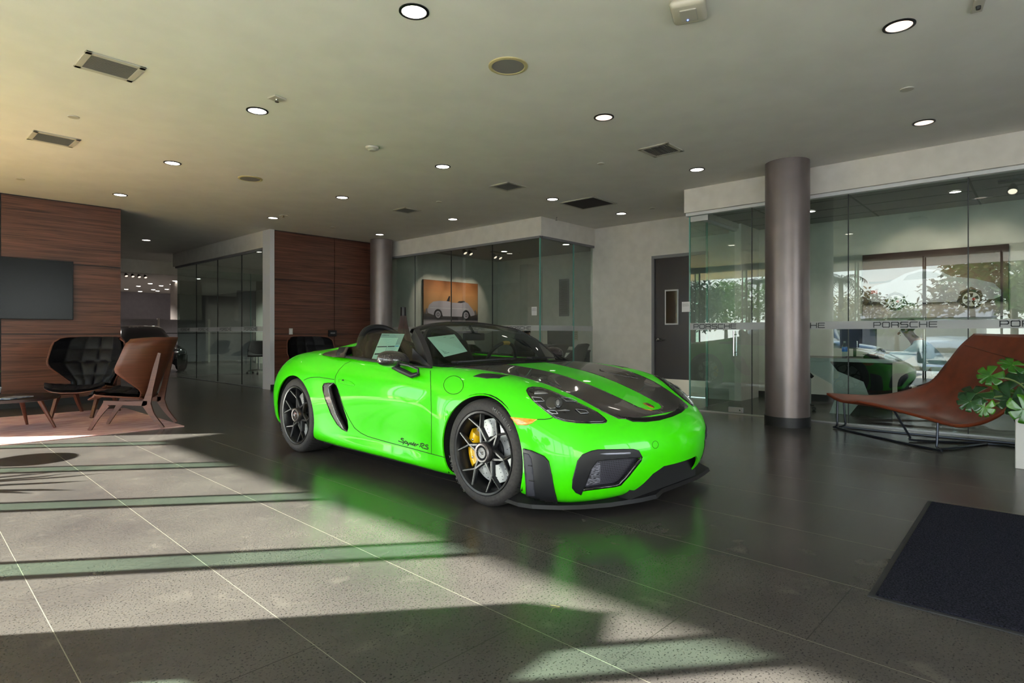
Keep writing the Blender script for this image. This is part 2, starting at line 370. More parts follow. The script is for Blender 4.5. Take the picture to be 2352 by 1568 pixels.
# fender vents, hood ducts, cowl panel
fv=[(-.185,.795),(-.15,.745),(.02,.665),(.025,.76),(-.06,.79)]
bp(patch(MB(),fv,.015,top_pt,.002,both=True),'fender_vent',black_sat)
dk=[(.06,.50),(.02,.30),(-.02,.30),(-.04,.36),(-.02,.50)]
bp(patch(MB(),[(.30,.47),(.10,.33),(.03,.335),(-.02,.40),(.04,.49)],.015,top_pt,.0035,both=True),'hood_duct',black_gloss)
ck=[(-.42,0),(-.44,.3),(-.50,.6),(-.545,.70),(-.66,.72),(-.66,0)]
bp(patch(MB(),ck,.02,top_pt,.004,both=True),'cowl_panel',darkint,one=True)
# headlights
ZH=lambda pts: zz(pts,1180,860,9.046)
hl=ZH([(255,330),(290,275),(390,250),(560,265),(800,340),(1000,425),(1250,540),(1500,660),(1750,790),(1890,900),(1940,960),(1920,1000),(1850,1018),(1600,1022),(1300,1010),(1050,975),(850,910),(700,800),(500,640),(380,530),(300,430)])
pr_px=lambda x,y: ray_px(x,y)
rimhl=bp(patch(MB(),hl,3,pr_px,.002,both=True),'headlight',black_gloss,thick=.004)
cx0=sum(p[0] for p in hl)/len(hl); cy0=sum(p[1] for p in hl)/len(hl)
hl2=[(cx0+(a-cx0)*.95,cy0+(b-cy0)*.93) for a,b in hl]
bp(patch(MB(),hl2,3,pr_px,.006,both=True),'lamp_lens',lampglass,rimhl)
silv=mat('lamp_silver',(196,198,205),.2,.9); warmlit=mat('lamp_reflector',(120,118,116),.15,.9)
for q in ([(375,485),(560,505),(640,575),(440,575)],[(970,490),(1200,520),(1310,580),(1080,575)],[(690,755),(860,770),(915,835),(800,830)],[(1270,740),(1490,765),(1550,820),(1380,830)]):
    lm=MB(); ps=ZH(q); ribbon(lm,px_line(ps+[ps[0]],3),.004,.010,both=True); bp(lm,'running_light',silv,rimhl,thick=.001)
lm=MB(); patch(lm,ZH([(880,770),(1060,735),(1170,768)]),3,pr_px,.0085,both=True); bp(lm,'reflector',silv,rimhl,thick=.001)
lm=MB(); patch(lm,ZH([(430,375),(500,355),(640,365),(715,420),(430,425)]),3,pr_px,.0085,both=True); 
bp(lm,'reflector',silv,rimhl,thick=.001)
def circ(cx,cy,rx,ry,n=20,a=0): return [(cx+rx*math.cos(2*PI*k/n),cy+ry*math.sin(2*PI*k/n)) for k in range(n)]
lm=MB(); patch(lm,ZH(circ(790,600,125,125)),2.5,pr_px,.0082,0,both=True); patch(lm,ZH(circ(920,610,80,100)),2.5,pr_px,.012,1,both=True); patch(lm,ZH(circ(905,615,35,60)),2,pr_px,.016,2,both=True)
bp(lm,'projector',[warmlit,mat('lens_glass',(70,72,76),.03,.3,1),silv],rimhl,thick=.001)
# marker lamp, blade, panel lines
ZW=lambda pts: zz(pts,1020,900,5.6)
bp(patch(MB(),ZW([(852,322),(1200,352),(1130,405),(1060,428),(940,424)]),3,pr_px,.003,both=True),'marker_lamp',orange)
for ln in ([(807,829),(792,836),(779,849),(771,863),(769.5,872),(770,879),(778,898),(789,934),(801,960),(814,982),(829,994),(845,1002),(890,1015),(940,1028),(991,1042),(1022,1050)],
           [(988.8,851),(990,900),(991,960),(991,1042)],[(698,873),(706,869),(714,866.5),(734,866),(768,871.5)],ZW([(1200,352),(1290,352),(1360,345),(1400,328)])):
    g=MB(); ribbon(g,px_line(ln,4),.0045,.0012,both=True); bp(g,'panel_gap',gap,thick=.0005)
g=MB(); ribbon(g,px_line(circ(1042,884,22.5,21,40)+[(1064.5,884)],3),.0035,.0012); bp(g,'fuel_flap_gap',gap,thick=.0005)
g=MB(); ribbon(g,px_line(circ(1505,1021,7,8.5,24)+[(1512,1021)],2),.002,.0012)
bp(g,'hook_cover_gap',gap,thick=.0005)
bl=MB(); patch(bl,ZW([(1028,725),(1130,750),(1290,820),(1350,890),(1385,1050),(1420,1240),(1450,1372),(1470,1425),(1240,1400),(1066,1375),(1066,1180),(1045,950)]),3,pr_px,.014,both=True)
bp(bl,'bumper_blade',black_sat,thick=.016)
bl=MB(); patch(bl,ZW([(1048,775),(1105,792),(1138,850),(1160,980),(1185,1330),(1085,1310),(1075,1150)]),3,pr_px,.0155,both=True)
b_in=bp(bl,'blade_recess',mat('recess_grey',(50,50,60),.6),thick=.001)
for q in ([(1105,935),(1155,940)],[(1115,1120),(1180,1132)]):
    bl=MB(); ribbon(bl,px_line(ZW(q),3),.006,.019,both=True); bp(bl,'blade_slat',black_sat,thick=.003)
# front intake frame, DRL, grille
cshape=ZF([(95,830),(100,700),(180,400),(260,300),(400,240),(500,220),(1060,210),(1150,235),(1212,345),(1160,350),(600,398),(490,410),(400,530),(330,720),(262,880),(240,940),(150,900)])
bp(patch(MB(),cshape,2.5,pr_px,.006,both=True),'intake_frame',black_sat,thick=.02)
bp(patch(MB(),ZF([(1212,345),(1195,405),(1000,650),(870,790),(780,815),(262,882),(275,850),(770,790),(850,765),(980,620),(1160,380)]),2.5,pr_px,.003,both=True),'intake_rim',black_gloss,thick=.02)
bp(patch(MB(),ZF([(530,290),(620,275),(1000,262),(1018,270),(1005,290),(640,305)]),2.5,pr_px,.009,both=True),'daytime_light',mat('drl_lens',(150,150,165),.15,.3),thick=.002)
grm=mat('grille_mesh',(10,10,13),.4); nt,N,L,b=nodes(grm)
tc=N.new('ShaderNodeTexCoord'); vo=N.new('ShaderNodeTexVoronoi'); vo.feature='DISTANCE_TO_EDGE'; vo.inputs['Scale'].default_value=95; vo.inputs['Randomness'].default_value=0.0
mp=N.new('ShaderNodeMapping'); mp.inputs['Scale'].default_value=(.01,1,1.0); L.new(tc.outputs['Object'],mp.inputs[0]); L.new(mp.outputs[0],vo.inputs['Vector'])
rp=N.new('ShaderNodeValToRGB'); rp.color_ramp.elements[0].position=.12; rp.color_ramp.elements[0].color=srgb((74,72,84)); rp.color_ramp.elements[1].position=.2; rp.color_ramp.elements[1].color=srgb((8,8,10)); L.new(vo.outputs['Distance'],rp.inputs[0]); L.new(rp.outputs[0],b.inputs['Base Color'])
bp(patch(MB(),fr_out,3,pr_px,-.03,both=True),'intake_grille',grm,thick=.004)
grey_cool=mat('cooler_fins',(84,84,94),.5)
bp(patch(MB(),ZF([(480,420),(580,410),(575,790),(340,845),(390,700),(440,540)]),2.5,pr_px,-.028,both=True),'oil_cooler',noise_mat('cooler_grey',(40,40,48),(130,130,142),1,.5,stretch=(1,60,260),detail=0),thick=.002)
mb=MB(); mb.box(.55,.78,-.42,.42,.10,.30); mb.box(.6,.70,-.5,.5,.14,.5)
mb.build('front_duct',mat('duct_black',(6,6,8),.8),car)
# splitter
sp=[(.10,.86),(.31,.885),(.40,.86),(.53,.765),(.62,.66),(.71,.51),(.79,.29),(.815,.16),(.775,.02),(.775,-.12),(.775,-.45),(.75,-.62),(.72,-.77),(.58,-.83),(.33,-.885),(.10,-.86)]
mb=MB(); n=len(sp); mid=[(a*.985,b) for a,b in sp]
vs=[Vector((a,-b,.062)) for a,b in sp]+[Vector((a-.01 if a>.1 else a,-b,.085)) for a,b in sp]+[Vector((a-.09 if a>.2 else a,-b*.93,.135)) for a,b in sp]
fs=[tuple(range(n))]+[(i,i+1,n+i+1,n+i) for i in range(n-1)]+[(n+i,n+i+1,2*n+i+1,2*n+i) for i in range(n-1)]+[tuple(reversed(range(2*n,3*n)))]+[(n-1,0,n,2*n-1),(2*n-1,n,2*n,3*n-1)]
mb.add(vs,fs); mb.build('front_splitter',mat('splitter_black',(19,18,20),.5,spec=.3),car,smooth=True,angle=20)
# underbody
mb=MB(); mb.box(-3.1,.55,-.60,.60,.12,.2); mb.box(-2.08,-.38,-.84,.84,.13,.2); mb.build('underbody',darkint,car)
for x in (0,-2.484):
    for sg in (-1,1):
        mb=MB(); n=28; rr=.375
        vs=[]
        for k in range(n+1):
            q=-.5+ (PI+1.0)*k/n
            for y in (.50,.885): vs.append((x+rr*math.cos(q),sg*y,.335+rr*math.sin(q)))
        mb.add(vs,[(2*k,2*k+1,2*k+3,2*k+2) for k in range(n)]); mb.box(x-.36,x+.36,sg*.5-.005,sg*.5+.005,.12,.66)
        mb.build('wheel_arch_liner',mat('liner_black',(8,8,9),.9),car)
# side intake
bp(patch(MB(),ZS([(905,350),(930,298),(1000,288),(1095,292),(1020,370),(1060,560),(1150,830),(1290,1090),(1325,1130),(1240,1090),(1150,1000),(1050,830),(960,600),(910,430)]),3,pr_px,.004,both=True),'intake_blade',carbon,thick=.03)
bp(patch(MB(),int_out,4,pr_px,-.07,both=True),'side_intake',mat('intake_black',(5,5,6),.8),thick=.004)
g=MB(); ribbon(g,px_line(ZS([(1095,292),(1020,370),(1060,560),(1150,830),(1290,1090)]),3),.006,.007,both=True); bp(g,'intake_edge',mat('edge_grey',(90,88,94),.4),thick=.003)
# door handle
ZM=lambda pts: zz(pts,740,730,8.4)
hd=MB(); patch(hd,ZM([(320,1190),(400,1175),(500,1200),(590,1245),(635,1290),(615,1310),(480,1290),(330,1260)]),2.5,pr_px,.006,both=True); bp(hd,'door_handle',green,thick=.008)
hd=MB(); patch(hd,ZM([(385,1210),(420,1185),(440,1215)]),2,pr_px,.0075,both=True); bp(hd,'handle_recess',gap,thick=.001)
# scripts
st=[[(745,155),(690,125),(640,125),(610,150),(640,185),(700,220),(730,260),(710,295),(650,295),(570,265),(495,240)],[(810,245),(770,300),(690,385)],[(780,270),(830,250),(880,280),(880,330),(840,350),(790,335)],[(930,300),(900,350),(905,378),(940,385),(990,360)],[(1020,310),(970,390),(905,465)],[(1110,335),(1060,335),(1040,370),(1060,405),(1110,395),(1150,355)],[(1210,290),(1160,370),(1140,420),(1180,440)],[(1200,420),(1260,400),(1280,370),(1240,370),(1205,410),(1210,450),(1260,465)],[(1330,395),(1290,465)],[(1320,420),(1360,395),(1405,405)],[(1530,365),(1490,440),(1445,515)],[(1480,370),(1560,350),(1640,375),(1660,410),(1620,455),(1540,460)],[(1510,470),(1560,530),(1615,565)],[(1850,440),(1790,420),(1730,425),(1710,455),(1760,495),(1830,535),(1840,580),(1790,605),(1700,585),(1630,560)]]
g=MB()
for q in st:
    c=[(890+v.x/19.6,1000+v.y/19.6) for v in catmull([(a,b,0) for a,b in q],5)]
    ribbon(g,[h for h in (ray_px(*p) for p in c) if h],.007,.0015)
bp(g,'door_script',mat('script_black',(8,30,6),.6),thick=.0005)
# ---- windshield ----
def WB(s): return Vector((-.505-.21*abs(s)**2.3,-.735*s,.866-.02*s*s))
def WT(s): return Vector((-1.205+.13*abs(s)**2.2,-.60*s,1.19-.068*abs(s)**2.2))
def WS(s,t):
    p=WB(s).lerp(WT(s),t); bul=math.sin(PI*t)*.03; p.x+=bul; p.z+=bul*.8*(1-.3*s*s); p.y+=-math.copysign(math.sin(PI*t)*.015*abs(s),s); return p
mb=MB(); mb.grid(lambda u,v:WS((u*2-1)*.975,v),28,14)
ws=mb.build('windshield',clearglass,car,smooth=True,fix=False)
f0=ws.data.polygons[len(ws.data.polygons)//2]
if f0.normal.x<0: ws.data.flip_normals()
WSB=bvh_of(ws.data)
mb=MB()
for sg in (1,-1):
    prev=None
    rows=[]
    for k in range(13):
        t=k/12; c=WS(sg,t); w=.075+.045*(1-t)
        tan=(WS(sg,min(1,t+.05))-WS(sg,max(0,t-.05))).normalized(); out=Vector((0,-sg,0)); back=tan.cross(out)*(sg)
        if back.x>0: back=-back
        rows.append([c+Vector((.012,sg*.03,.004)),c+out*.012,c+back*w+out*.018,c+back*w*1.15+out*(-.03),c+out*(-.035)+back*.02])
    m_=len(rows[0])
    mb.add([p for r in rows for p in r],[(k*m_+j,k*m_+(j+1)%m_,(k+1)*m_+(j+1)%m_,(k+1)*m_+j) for k in range(12) for j in range(m_)])
rows=[]
for k in range(29):
    s_=k/14-1; c=WT(s_); rows.append([c+Vector((.03,0,-.022)),c+Vector((.0,0,.006)),c+Vector((-.05,0,.004)),c+Vector((-.075,0,-.02)),c+Vector((-.04,0,-.035))])
mb.add([p for r in rows for p in r],[(k*5+j,k*5+(j+1)%5,(k+1)*5+(j+1)%5,(k+1)*5+j) for k in range(28) for j in range(5)])
mb.build('windshield_frame',mat('frame_black',(34,32,35),.5),car,smooth=True,angle=50)
# visor band & shade inside top, rear-view mirror, wipers
mb=MB(); mb.rbox(-1.06,-1.03,-.12,.12,1.03,1.095,.012); mb.tube([(-1.045,0,1.09),(-1.10,0,1.15)],.012); mb.build('rear_view_mirror',black_sat,car,smooth=True)
for y0,y1,xb in ((.60,.05,-.60),(-.10,-.62,-.60)):
    mb=MB()
    p=[WS(-y0/.735*-1,.03)+Vector((.015,0,.012)),WS(y1/.735,.05)+Vector((.015,0,.012))]
    pts=[WS(y0/.74+(y1-y0)/.74*k/6,.035)+Vector((.014,0,.012)) for k in range(7)]
    mb.tube(pts,[.008,.008,.007,.006,.006,.005,.004],6); mb.tube([pts[0],pts[0]+Vector((.06,0,.0))],.01,6)
    mb.build('wiper',black_sat,car,smooth=True)
# side windows
sgp=[(-.74,.775,.85),(-1.115,.625,1.125),(-1.25,.635,1.128),(-1.45,.65,1.112),(-1.62,.665,1.088),(-1.80,.675,1.058),(-1.815,.77,.90)]
sgp=[(a,.775-.52*(c-.86),c) for a,b,c in sgp]
for sg,nm in ((1,'side_window'),(-1,'side_window')):
    mb=MB(); mb.add([Vector((x,-y*sg,z)) for x,y,z in sgp],[tuple(range(7))]); o=mb.build(nm,clearglass,car,fix=False)
    if o.data.polygons[0].normal.y*sg>0: o.data.flip_normals()
    if sg==1: SGB=bvh_of(o.data)
for sg in (1,-1):
    mb=MB(); mb.tube([(-.66,-.765*sg,.843),(-1.1,-.79*sg,.862),(-1.5,-.79*sg,.878),(-1.86,-.775*sg,.895)],[.008,.012,.013,.012],8)
    mb.prism([(-.66,.84),(-.90,.855),(-.90,.98)],-.755*sg-.004,-.755*sg+.004,'y',0)
    mb.build('window_trim',black_sat,car,smooth=True)
# interior
mb=MB(); mb.box(-2.02,-.55,-.70,.70,.20,.28); mb.box(-2.05,-2.0,-.68,.68,.2,.93); mb.box(-.60,-.55,-.70,.70,.2,.84)
for sg in (1,-1): mb.box(-2.0,-.6,sg*.70-.012,sg*.70+.012,.2,.86)
mb.build('cabin_tub',darkint,car)
mb=MB(); mb.grid(lambda u,v:Vector((-.56-.36*v,(u*2-1)*.70,.868-.05*(2*u-1)**2+.02*math.sin(v*PI)-(.12 if v>.95 else 0))),16,10); mb.box(-.95,-.86,-.66,.66,.45,.80); mb.build('dashboard',mat('dash_black',(12,12,14),.7,spec=.2),car,smooth=True,solid=.02)
mb=MB(); c=Vector((-1.08,.36,.84)); rim=[c+Matrix.Rotation(R(22),3,'Y')@Vector((0,.18*math.cos(q),.18*math.sin(q))) for q in [2*PI*k/28 for k in range(28)]]
mb.tube(rim,.016,8,closed=True); mb.tube([c+Vector((0,-.17,0)),c+Vector((0,.17,0))],.016,8); mb.tube([c,c+Vector((.2,0,-.06))],.03,8)
mb.tube([rim[6],rim[7],rim[8]],.018,8,1); mb.build('steering_wheel',[black_sat,mat('mark_yellow',(180,150,70),.6)],car,smooth=True)
def seatfn(y0):
    mb=MB()
    prof=[(-1.15,.40),(-1.2,.44),(-1.5,.38),(-1.62,.42),(-1.74,.7),(-1.84,.95),(-1.87,1.06),(-1.88,1.09)]
    wd=[.2,.23,.25,.25,.26,.2,.13,.10]
    def fn(u,v):
        k=v*(len(prof)-1); i=min(int(k),len(prof)-2); f=k-i; x=prof[i][0]+(prof[i+1][0]-prof[i][0])*f; z=prof[i][1]+(prof[i+1][1]-prof[i][1])*f; w=wd[i]+(wd[i+1]-wd[i])*f
        s_=u*2-1; e=abs(s_)**3*.09*(1 if v<.8 else .2); return Vector((x+e*(1 if v>.4 else 0),y0+s_*w,z+e*(1 if v<=.5 else .2)))
    mb.grid(fn,16,28); return mb
seatfn(-.36).build('bucket_seat',mat('seat_black',(10,10,12),.7,spec=.2),car,smooth=True,solid=.06,fix=False)
seatfn(.36).build('bucket_seat',MATS['seat_black'],car,smooth=True,solid=.06,fix=False)
# roll hoops and streamliner humps
for yy in (-.36,.36):
    mb=MB(); 
    pts=catmull([(-1.86,yy-.26,.90),(-1.90,yy-.22,1.04),(-1.96,yy-.12,1.125),(-1.97,yy,1.148),(-1.96,yy+.12,1.125),(-1.90,yy+.22,1.04),(-1.86,yy+.26,.90)],4)
    mb.tube(pts,.028,10); mb.add([p+Vector((-.01,0,0)) for p in pts],[tuple(range(len(pts)))])
    mb.build('roll_hoop',black_sat,car,smooth=True)
    mb=MB()
    def hf(u,v,yy=yy):
        q=PI*u; w=.26*(1-.35*v); h=(.13*(1-v)**1.3+.012)*math.sin(q)**.8; return Vector((-1.97-.95*v,yy-math.cos(q)*w,(.905 if v<1 else .9)+h*(.98)))
    mb.grid(hf,18,20); mb.build('rear_deck_hump',green,car,smooth=True,angle=60)
mb=MB(); mb.tube([(-2.0,-.12,.96),(-1.98,0,1.0),(-2.0,.12,.96)],.02); mb.rbox(-2.06,-1.98,-.62,.62,.86,.965,.02); mb.build('deck_bridge',black_sat,car,smooth=True)
# intake scoops behind the windows
for sg in (1,-1):
    mb=MB(); S0=[(-1.80,.80,.885),(-1.80,.795,.925),(-1.84,.74,.975),(-1.84,.66,.98),(-1.80,.62,.93),(-1.78,.63,.885)]
    S1=[(-2.0,.795,.885),(-2.0,.77,.91),(-2.02,.72,.955),(-2.02,.66,.96),(-2.0,.63,.93),(-2.0,.63,.885)]
    S2=[(-2.28,.76,.895),(-2.28,.75,.90),(-2.28,.72,.915),(-2.28,.70,.915),(-2.28,.68,.91),(-2.28,.68,.90)]
    I0=[(a-.0,(b-.71)*.84+.71,(z-.925)*.82+.928) for a,b,z in S0]; I1=[(a-.16,b,z) for a,b,z in I0]
    rows=[I1,I0,S0,S1,S2]; vs=[Vector((a,-b*sg,z)) for r in rows for a,b,z in r]
    fs=[(r*6+j,r*6+(j+1)%6,(r+1)*6+(j+1)%6,(r+1)*6+j) for r in range(4) for j in range(6)]
    mb.add(vs[:],[f for f in fs if f[0]>=6],0); mb.add([v.copy() for v in vs[:12]],[(j,(j+1)%6,6+(j+1)%6,6+j) for j in range(6)]+[tuple(range(6))],1)
    mb.build('air_scoop',[carbon,MATS['intake_black']],car,smooth=True,angle=30)
# door mirrors
for sg in (1,-1):
    mb=MB()
    def mf(u,v,sg=sg):
        th=PI*v; q=2*PI*u; r=math.sin(th)**.75; yy=.905-.13*math.cos(th)
        return Vector((-.945+.085*r*math.cos(q)*(1.2 if math.cos(q)>0 else .45),-sg*yy,.89+.074*r*math.sin(q)*(1.0 if math.sin(q)>0 else .75)-(.01*math.cos(th))))
    mb.grid(mf,24,16); mr=mb.build('door_mirror',carbon,car,smooth=True,angle=80)
    mb=MB(); pts=[Vector((-.93,-sg*.91,.845)),Vector((-.86,-sg*.89,.82)),Vector((-.76,-sg*.865,.785)),Vector((-.70,-sg*.855,.80)),Vector((-.695,-sg*.86,.835)),Vector((-.78,-sg*.88,.86))]
    mb.tube(pts[:4],[.018,.022,.02,.015],10); mb.tube(pts[3:]+[Vector((-.86,-sg*.90,.87))],.009,8); mb.build('mirror_arm',black_sat,mr,smooth=True)
    mb=MB(); mb.add([Vector((-.985,-sg*(.905+.10*math.cos(q)),.893+.042*math.sin(q))) for q in [2*PI*k/24 for k in range(24)]],[tuple(range(24))]); mb.build('mirror_glass',chrome,mr)
# tail lamp
tl=[(x,z) for x,z in ((-2.98,.80),(-3.05,.83),(-3.22,.80),(-3.25,.76),(-3.1,.75))]
mb=MB(); patch(mb,tl,.02,lambda x,z:(side_pt(x,z) or None),.002,both=True); bp(mb,'tail_lamp',mat('tail_lamp',(40,10,12),.1,0,1),thick=.002)

# ---- wheels ----
def wheel(x,y,sg,z,R_,Wd,rot,cal):
    # local build: axis = +Y outward for sg=1 in near frame -> object -Y
    def T(p): return Vector((x+p[0],-sg*(y+p[1]),z+p[2]))
    Mx=Matrix.Identity(3)
    def LZ(mb,prof,n,m):   # profile (r, out)
        vs=[T((r*math.cos(2*PI*j/n),o,r*math.sin(2*PI*j/n))) for r,o in prof for j in range(n)]
        mb.add(vs,[(i*n+j,i*n+(j+1)%n,(i+1)*n+(j+1)%n,(i+1)*n+j) for i in range(len(prof)-1) for j in range(n)],m)
    rimR=R_*.775
    mb=MB(); LZ(mb,[(rimR*.93,-.012),(rimR*.955,.0),(rimR,.004),(rimR*1.012,-.004),(rimR*.99,-.03),(rimR*.93,-.05),(rimR*.91,-.16),(rimR*.93,-.2),(rimR*.90,-.2),(rimR*.885,-.05),(rimR*.915,-.02),(rimR*.93,-.012)],72,0)
    def bar(a,ra,b,rb,w0,w1,o0,o1,d=.03):
        A=Vector((ra*math.cos(a),0,ra*math.sin(a)));B=Vector((rb*math.cos(b),0,rb*math.sin(b))); t=(B-A).normalized(); s_=Vector((-t.z,0,t.x))
        vs=[]
        for P,w,o in ((A,w0,o0),(B,w1,o1)):
            for k,dd in ((-1,-.006),(-.45,0),(.45,0),(1,-.006),(.8,-d),(-.8,-d)): vs.append(T(P+s_*w/2*k+Vector((0,o+dd,0))))
        mb.add(vs,[(j,(j+1)%6,6+(j+1)%6,6+j) for j in range(6)]+[tuple(range(6)),tuple(range(11,5,-1))],0)
    rn=.60*rimR; rh=.23*rimR
    for k in range(6):
        a=rot+k*PI/3
        for s_ in (-1,1):
            bar(a,rn,a+s_*R(14.5),rimR*.95,.021,.013,-.028,-.008)
            bar(a+s_*R(30),rh,a,rn,.028,.021,-.03,-.028)
        bar(a,rh*.5,a,rn*.98,.012,.01,-.055,-.036)
    LZ(mb,[(0,-.03),(rh*1.12,-.03),(rh*1.18,-.04),(rh*1.1,-.10)],36,0)
    w=mb.build('wheel',rimmat,car,smooth=True,angle=30)
    mb=MB(); LZ(mb,[(.036,-.03),(.062,-.03),(.066,-.02),(.064,.004),(.058,.01),(.047,.008),(.045,-.002)],40,0)
    for k in range(16):
        q=2*PI*k/16; mb.ell(T((.040*math.cos(q),.004,.040*math.sin(q))),(.007,.008,.007),n=8,m=1)
    LZ(mb,[(.0,.006),(.034,.006),(.038,-.01)],28,2)
    for q in ([(-.012,-.008),(-.012,.008),(-.004,.008),(-.003,.002),(-.012,0),(-.003,-.008)],[(.012,.008),(.003,.008),(.003,.001),(.012,-.001),(.012,-.008),(.003,-.008)]):
        mb.tube([T((a,.009,b)) for a,b in q],.0018,5,3)
    mb.build('centre_lock',[mat('nut_grey',(110,104,104),.35,.8),black_sat,black_gloss,silv],w,smooth=True)
    mb=MB(); h=Wd/2
    pr=[(rimR*1.01,-.006),(rimR*1.03,.003),(R_*.86,.008),(R_*.91,.006),(R_*.955,-.006),(R_*.985,-.022),(R_*.998,-.045),(R_,-.08),(R_,-Wd+.06),(R_*.985,-Wd+.02),(R_*.92,-Wd-.003),(rimR,-Wd+.01)]
    LZ(mb,pr,96,0)
    # tread grooves as raised dark bars
    for k in range(60):
        q=2*PI*k/60
        vs=[]
        for o,rr in ((-.018,R_*.981),(-.045,R_*.9995),(-.075,R_*1.0015)):
            for dq in (-.008,.008): vs.append(T(((rr+.0006)*math.cos(q+dq+o*.6),o,(rr+.0006)*math.sin(q+dq+o*.6))))
        mb.add(vs,[(0,1,3,2),(2,3,5,4)],1)
    # sidewall lettering
    for word,a0 in (('MICHELIN',R(52)),('PILOT SPORT',R(215))):
        wd=len(word)*.030
        def fn(c_,a0=a0):
            ang=a0-(c_.x)/ (R_*.885)*1.0; rr=R_*.865+c_.y; return T((sg*rr*math.cos(ang) if False else rr*math.cos(ang),.0085,rr*math.sin(ang)))
        textmesh(word,.036,mb,fn,m=2,spacing=1.25)
    mb.build('tyre',[rubber,mat('groove_black',(12,12,13),.9),mat('sidewall_letter',(18,17,18),.5)],w,smooth=True,angle=40,fix=False)
    mb=MB(); LZ(mb,[(.09,-.105),(.205,-.105),(.205,-.137),(.09,-.137)],64,0)
    for rr,nh in ((.12,14),(.145,18),(.17,22),(.19,26)):
        for k in range(nh):
            q=2*PI*(k+.3*rr*40%1)/nh; mb.add([T((rr*math.cos(q)+.0032*math.cos(e),-.1042,rr*math.sin(q)+.0032*math.sin(e))) for e in [PI*2*i/8 for i in range(8)]],[tuple(range(8))],1)
    LZ(mb,[(0,-.09),(.085,-.09),(.092,-.10),(.092,-.13)],36,2)
    mb.build('brake_disc',[discm,black_gloss,black_sat],w,smooth=True,fix=False)
    mb=MB(); qs=[PI-.62*1.0+1.24*k/14 for k in range(15)] if cal else [-.55+1.1*k/14 for k in range(15)]
    vs=[]
    for q in qs:
        e=1-abs((q-qs[7])/(qs[-1]-qs[7]))**6*.25
        for rr,o in ((.13,-.085),(.15,-.062),(.185*(.99+.01*e),-.058),(.215,-.075),(.218,-.12),(.13,-.12)): vs.append(T((rr*math.cos(q),o,rr*math.sin(q))))
    mb.add(vs,[(i*6+j,i*6+(j+1)%6,(i+1)*6+(j+1)%6,(i+1)*6+j) for i in range(14) for j in range(6)]+[tuple(range(6)),tuple(reversed(range(84,90)))],0)
    for q in (qs[3],qs[11]): mb.ell(T((.165*math.cos(q),-.058,.165*math.sin(q))),(.009,.006,.009),n=8,m=1)
    mb.build('brake_caliper',[yellow,chrome],w,smooth=True,angle=50)
    return w
wheel(0,.887,1,.338,.338,.245,R(-10),True); wheel(-2.484,.90,1,.341,.341,.29,R(-14),False)
wheel(0,.887,-1,.338,.338,.245,R(20),True); wheel(-2.484,.90,-1,.341,.341,.29,R(5),False)
# ---- paper sheets on the glass (separate things) ----
def ray_bv(px,py,bv):
    h=ray_px(px,py,bv)
    if h is None:
        return None
    return h
def sheet(name,corners,bv,n,off,label,cat):
    hs=[ray_bv(*c,bv) for c in corners]
    good=[h for h in hs if h]
    o_=CARWI@Vector((0,0,H))
    for i,h in enumerate(hs):
        if h is None:
            px,py=corners[i]; dd=(CARWI.to_3x3()@(FW+RT*((px-1176)/F)+Vector((0,0,1))*((YH-py)/F))).normalized()
            n0=good[0][1]; t=(good[0][0]-o_).dot(n0)/dd.dot(n0); hs[i]=(o_+dd*t,n0)
    pts=[h[0] for h in hs]; nn=sum((h[1] for h in hs),Vector())/4; nn.normalize()
    o=empty(name,(0,0,0)); wp=[CARW@(p-nn*off) for p in pts]; base=wp[0].copy(); o.location=base
    return o,[p-base for p in wp],(CARW.to_3x3()@nn).normalized()
def bil(P,u,v): return P[0].lerp(P[1],u).lerp(P[3].lerp(P[2],u),v)
o,P,nn=sheet('window_sticker',[(876,765),(928,766),(905,823),(851,827)],SGB,0,.006,'','')
tag(o,'price sheet in the side window glass of the green roadster','paper sheet')
mb=MB(); mb.add([bil(P,0,0),bil(P,1,0),bil(P,1,1),bil(P,0,1)],[(0,1,2,3)]); mb.build('sheet',paper,o,solid=.0006)
mb=MB(); e=nn*.0012
def rectp(mb,P,u0,v0,u1,v1,m): mb.add([bil(P,u0,v0)+e,bil(P,u1,v0)+e,bil(P,u1,v1)+e,bil(P,u0,v1)+e],[(0,1,2,3)],m)
rectp(mb,P,.0,.02,1,.16,1); rectp(mb,P,.80,.16,1,.44,1); rectp(mb,P,.03,.48,.47,.52,0); rectp(mb,P,.50,.48,.80,.52,0); rectp(mb,P,.81,.475,.97,.51,2); rectp(mb,P,.05,.74,.47,.80,0); rectp(mb,P,.47,.52,.48,.8,0)
for k in range(9): rectp(mb,P,.06,.2+k*.03,.35+.3*((k*37)%10)/10,.205+k*.03,1)
for k in range(7): rectp(mb,P,.52,.56+k*.06,.9-.2*((k*31)%10)/10,.575+k*.06,1)
for k in range(6): rectp(mb,P,.05,.84+k*.025,.44,.846+k*.025,1)
U=(P[1]-P[0]); V_=(P[3]-P[0])
textmesh('PORSCHE',.07,mb,lambda c:P[0]+U*(.06+c.x*1.0)+V_*(.085-c.y*.8)+e*1.3,m=0,align='LEFT')
mb.build('printing',[ink,mat('print_pale',(146,176,170),.8),mat('print_blue',(40,140,200),.7)],o,fix=False)
o,P,nn=sheet('windshield_notice',[(982,773),(1044,766),(1074,805),(1020,818)],WSB,0,.006,'','')
tag(o,'tilted notice sheet behind the windshield of the green roadster','paper sheet')
mb=MB(); mb.add([bil(P,0,0),bil(P,1,0),bil(P,1,1),bil(P,0,1)],[(0,1,2,3)]); mb.build('sheet',paper,o,solid=.0006)
mb=MB(); e=nn*.0012; rectp(mb,P,.35,.10,.62,.115,0)
for k in range(14): rectp(mb,P,.10,.18+k*.052,.9-.35*((k*37)%10)/10,.198+k*.052,0)
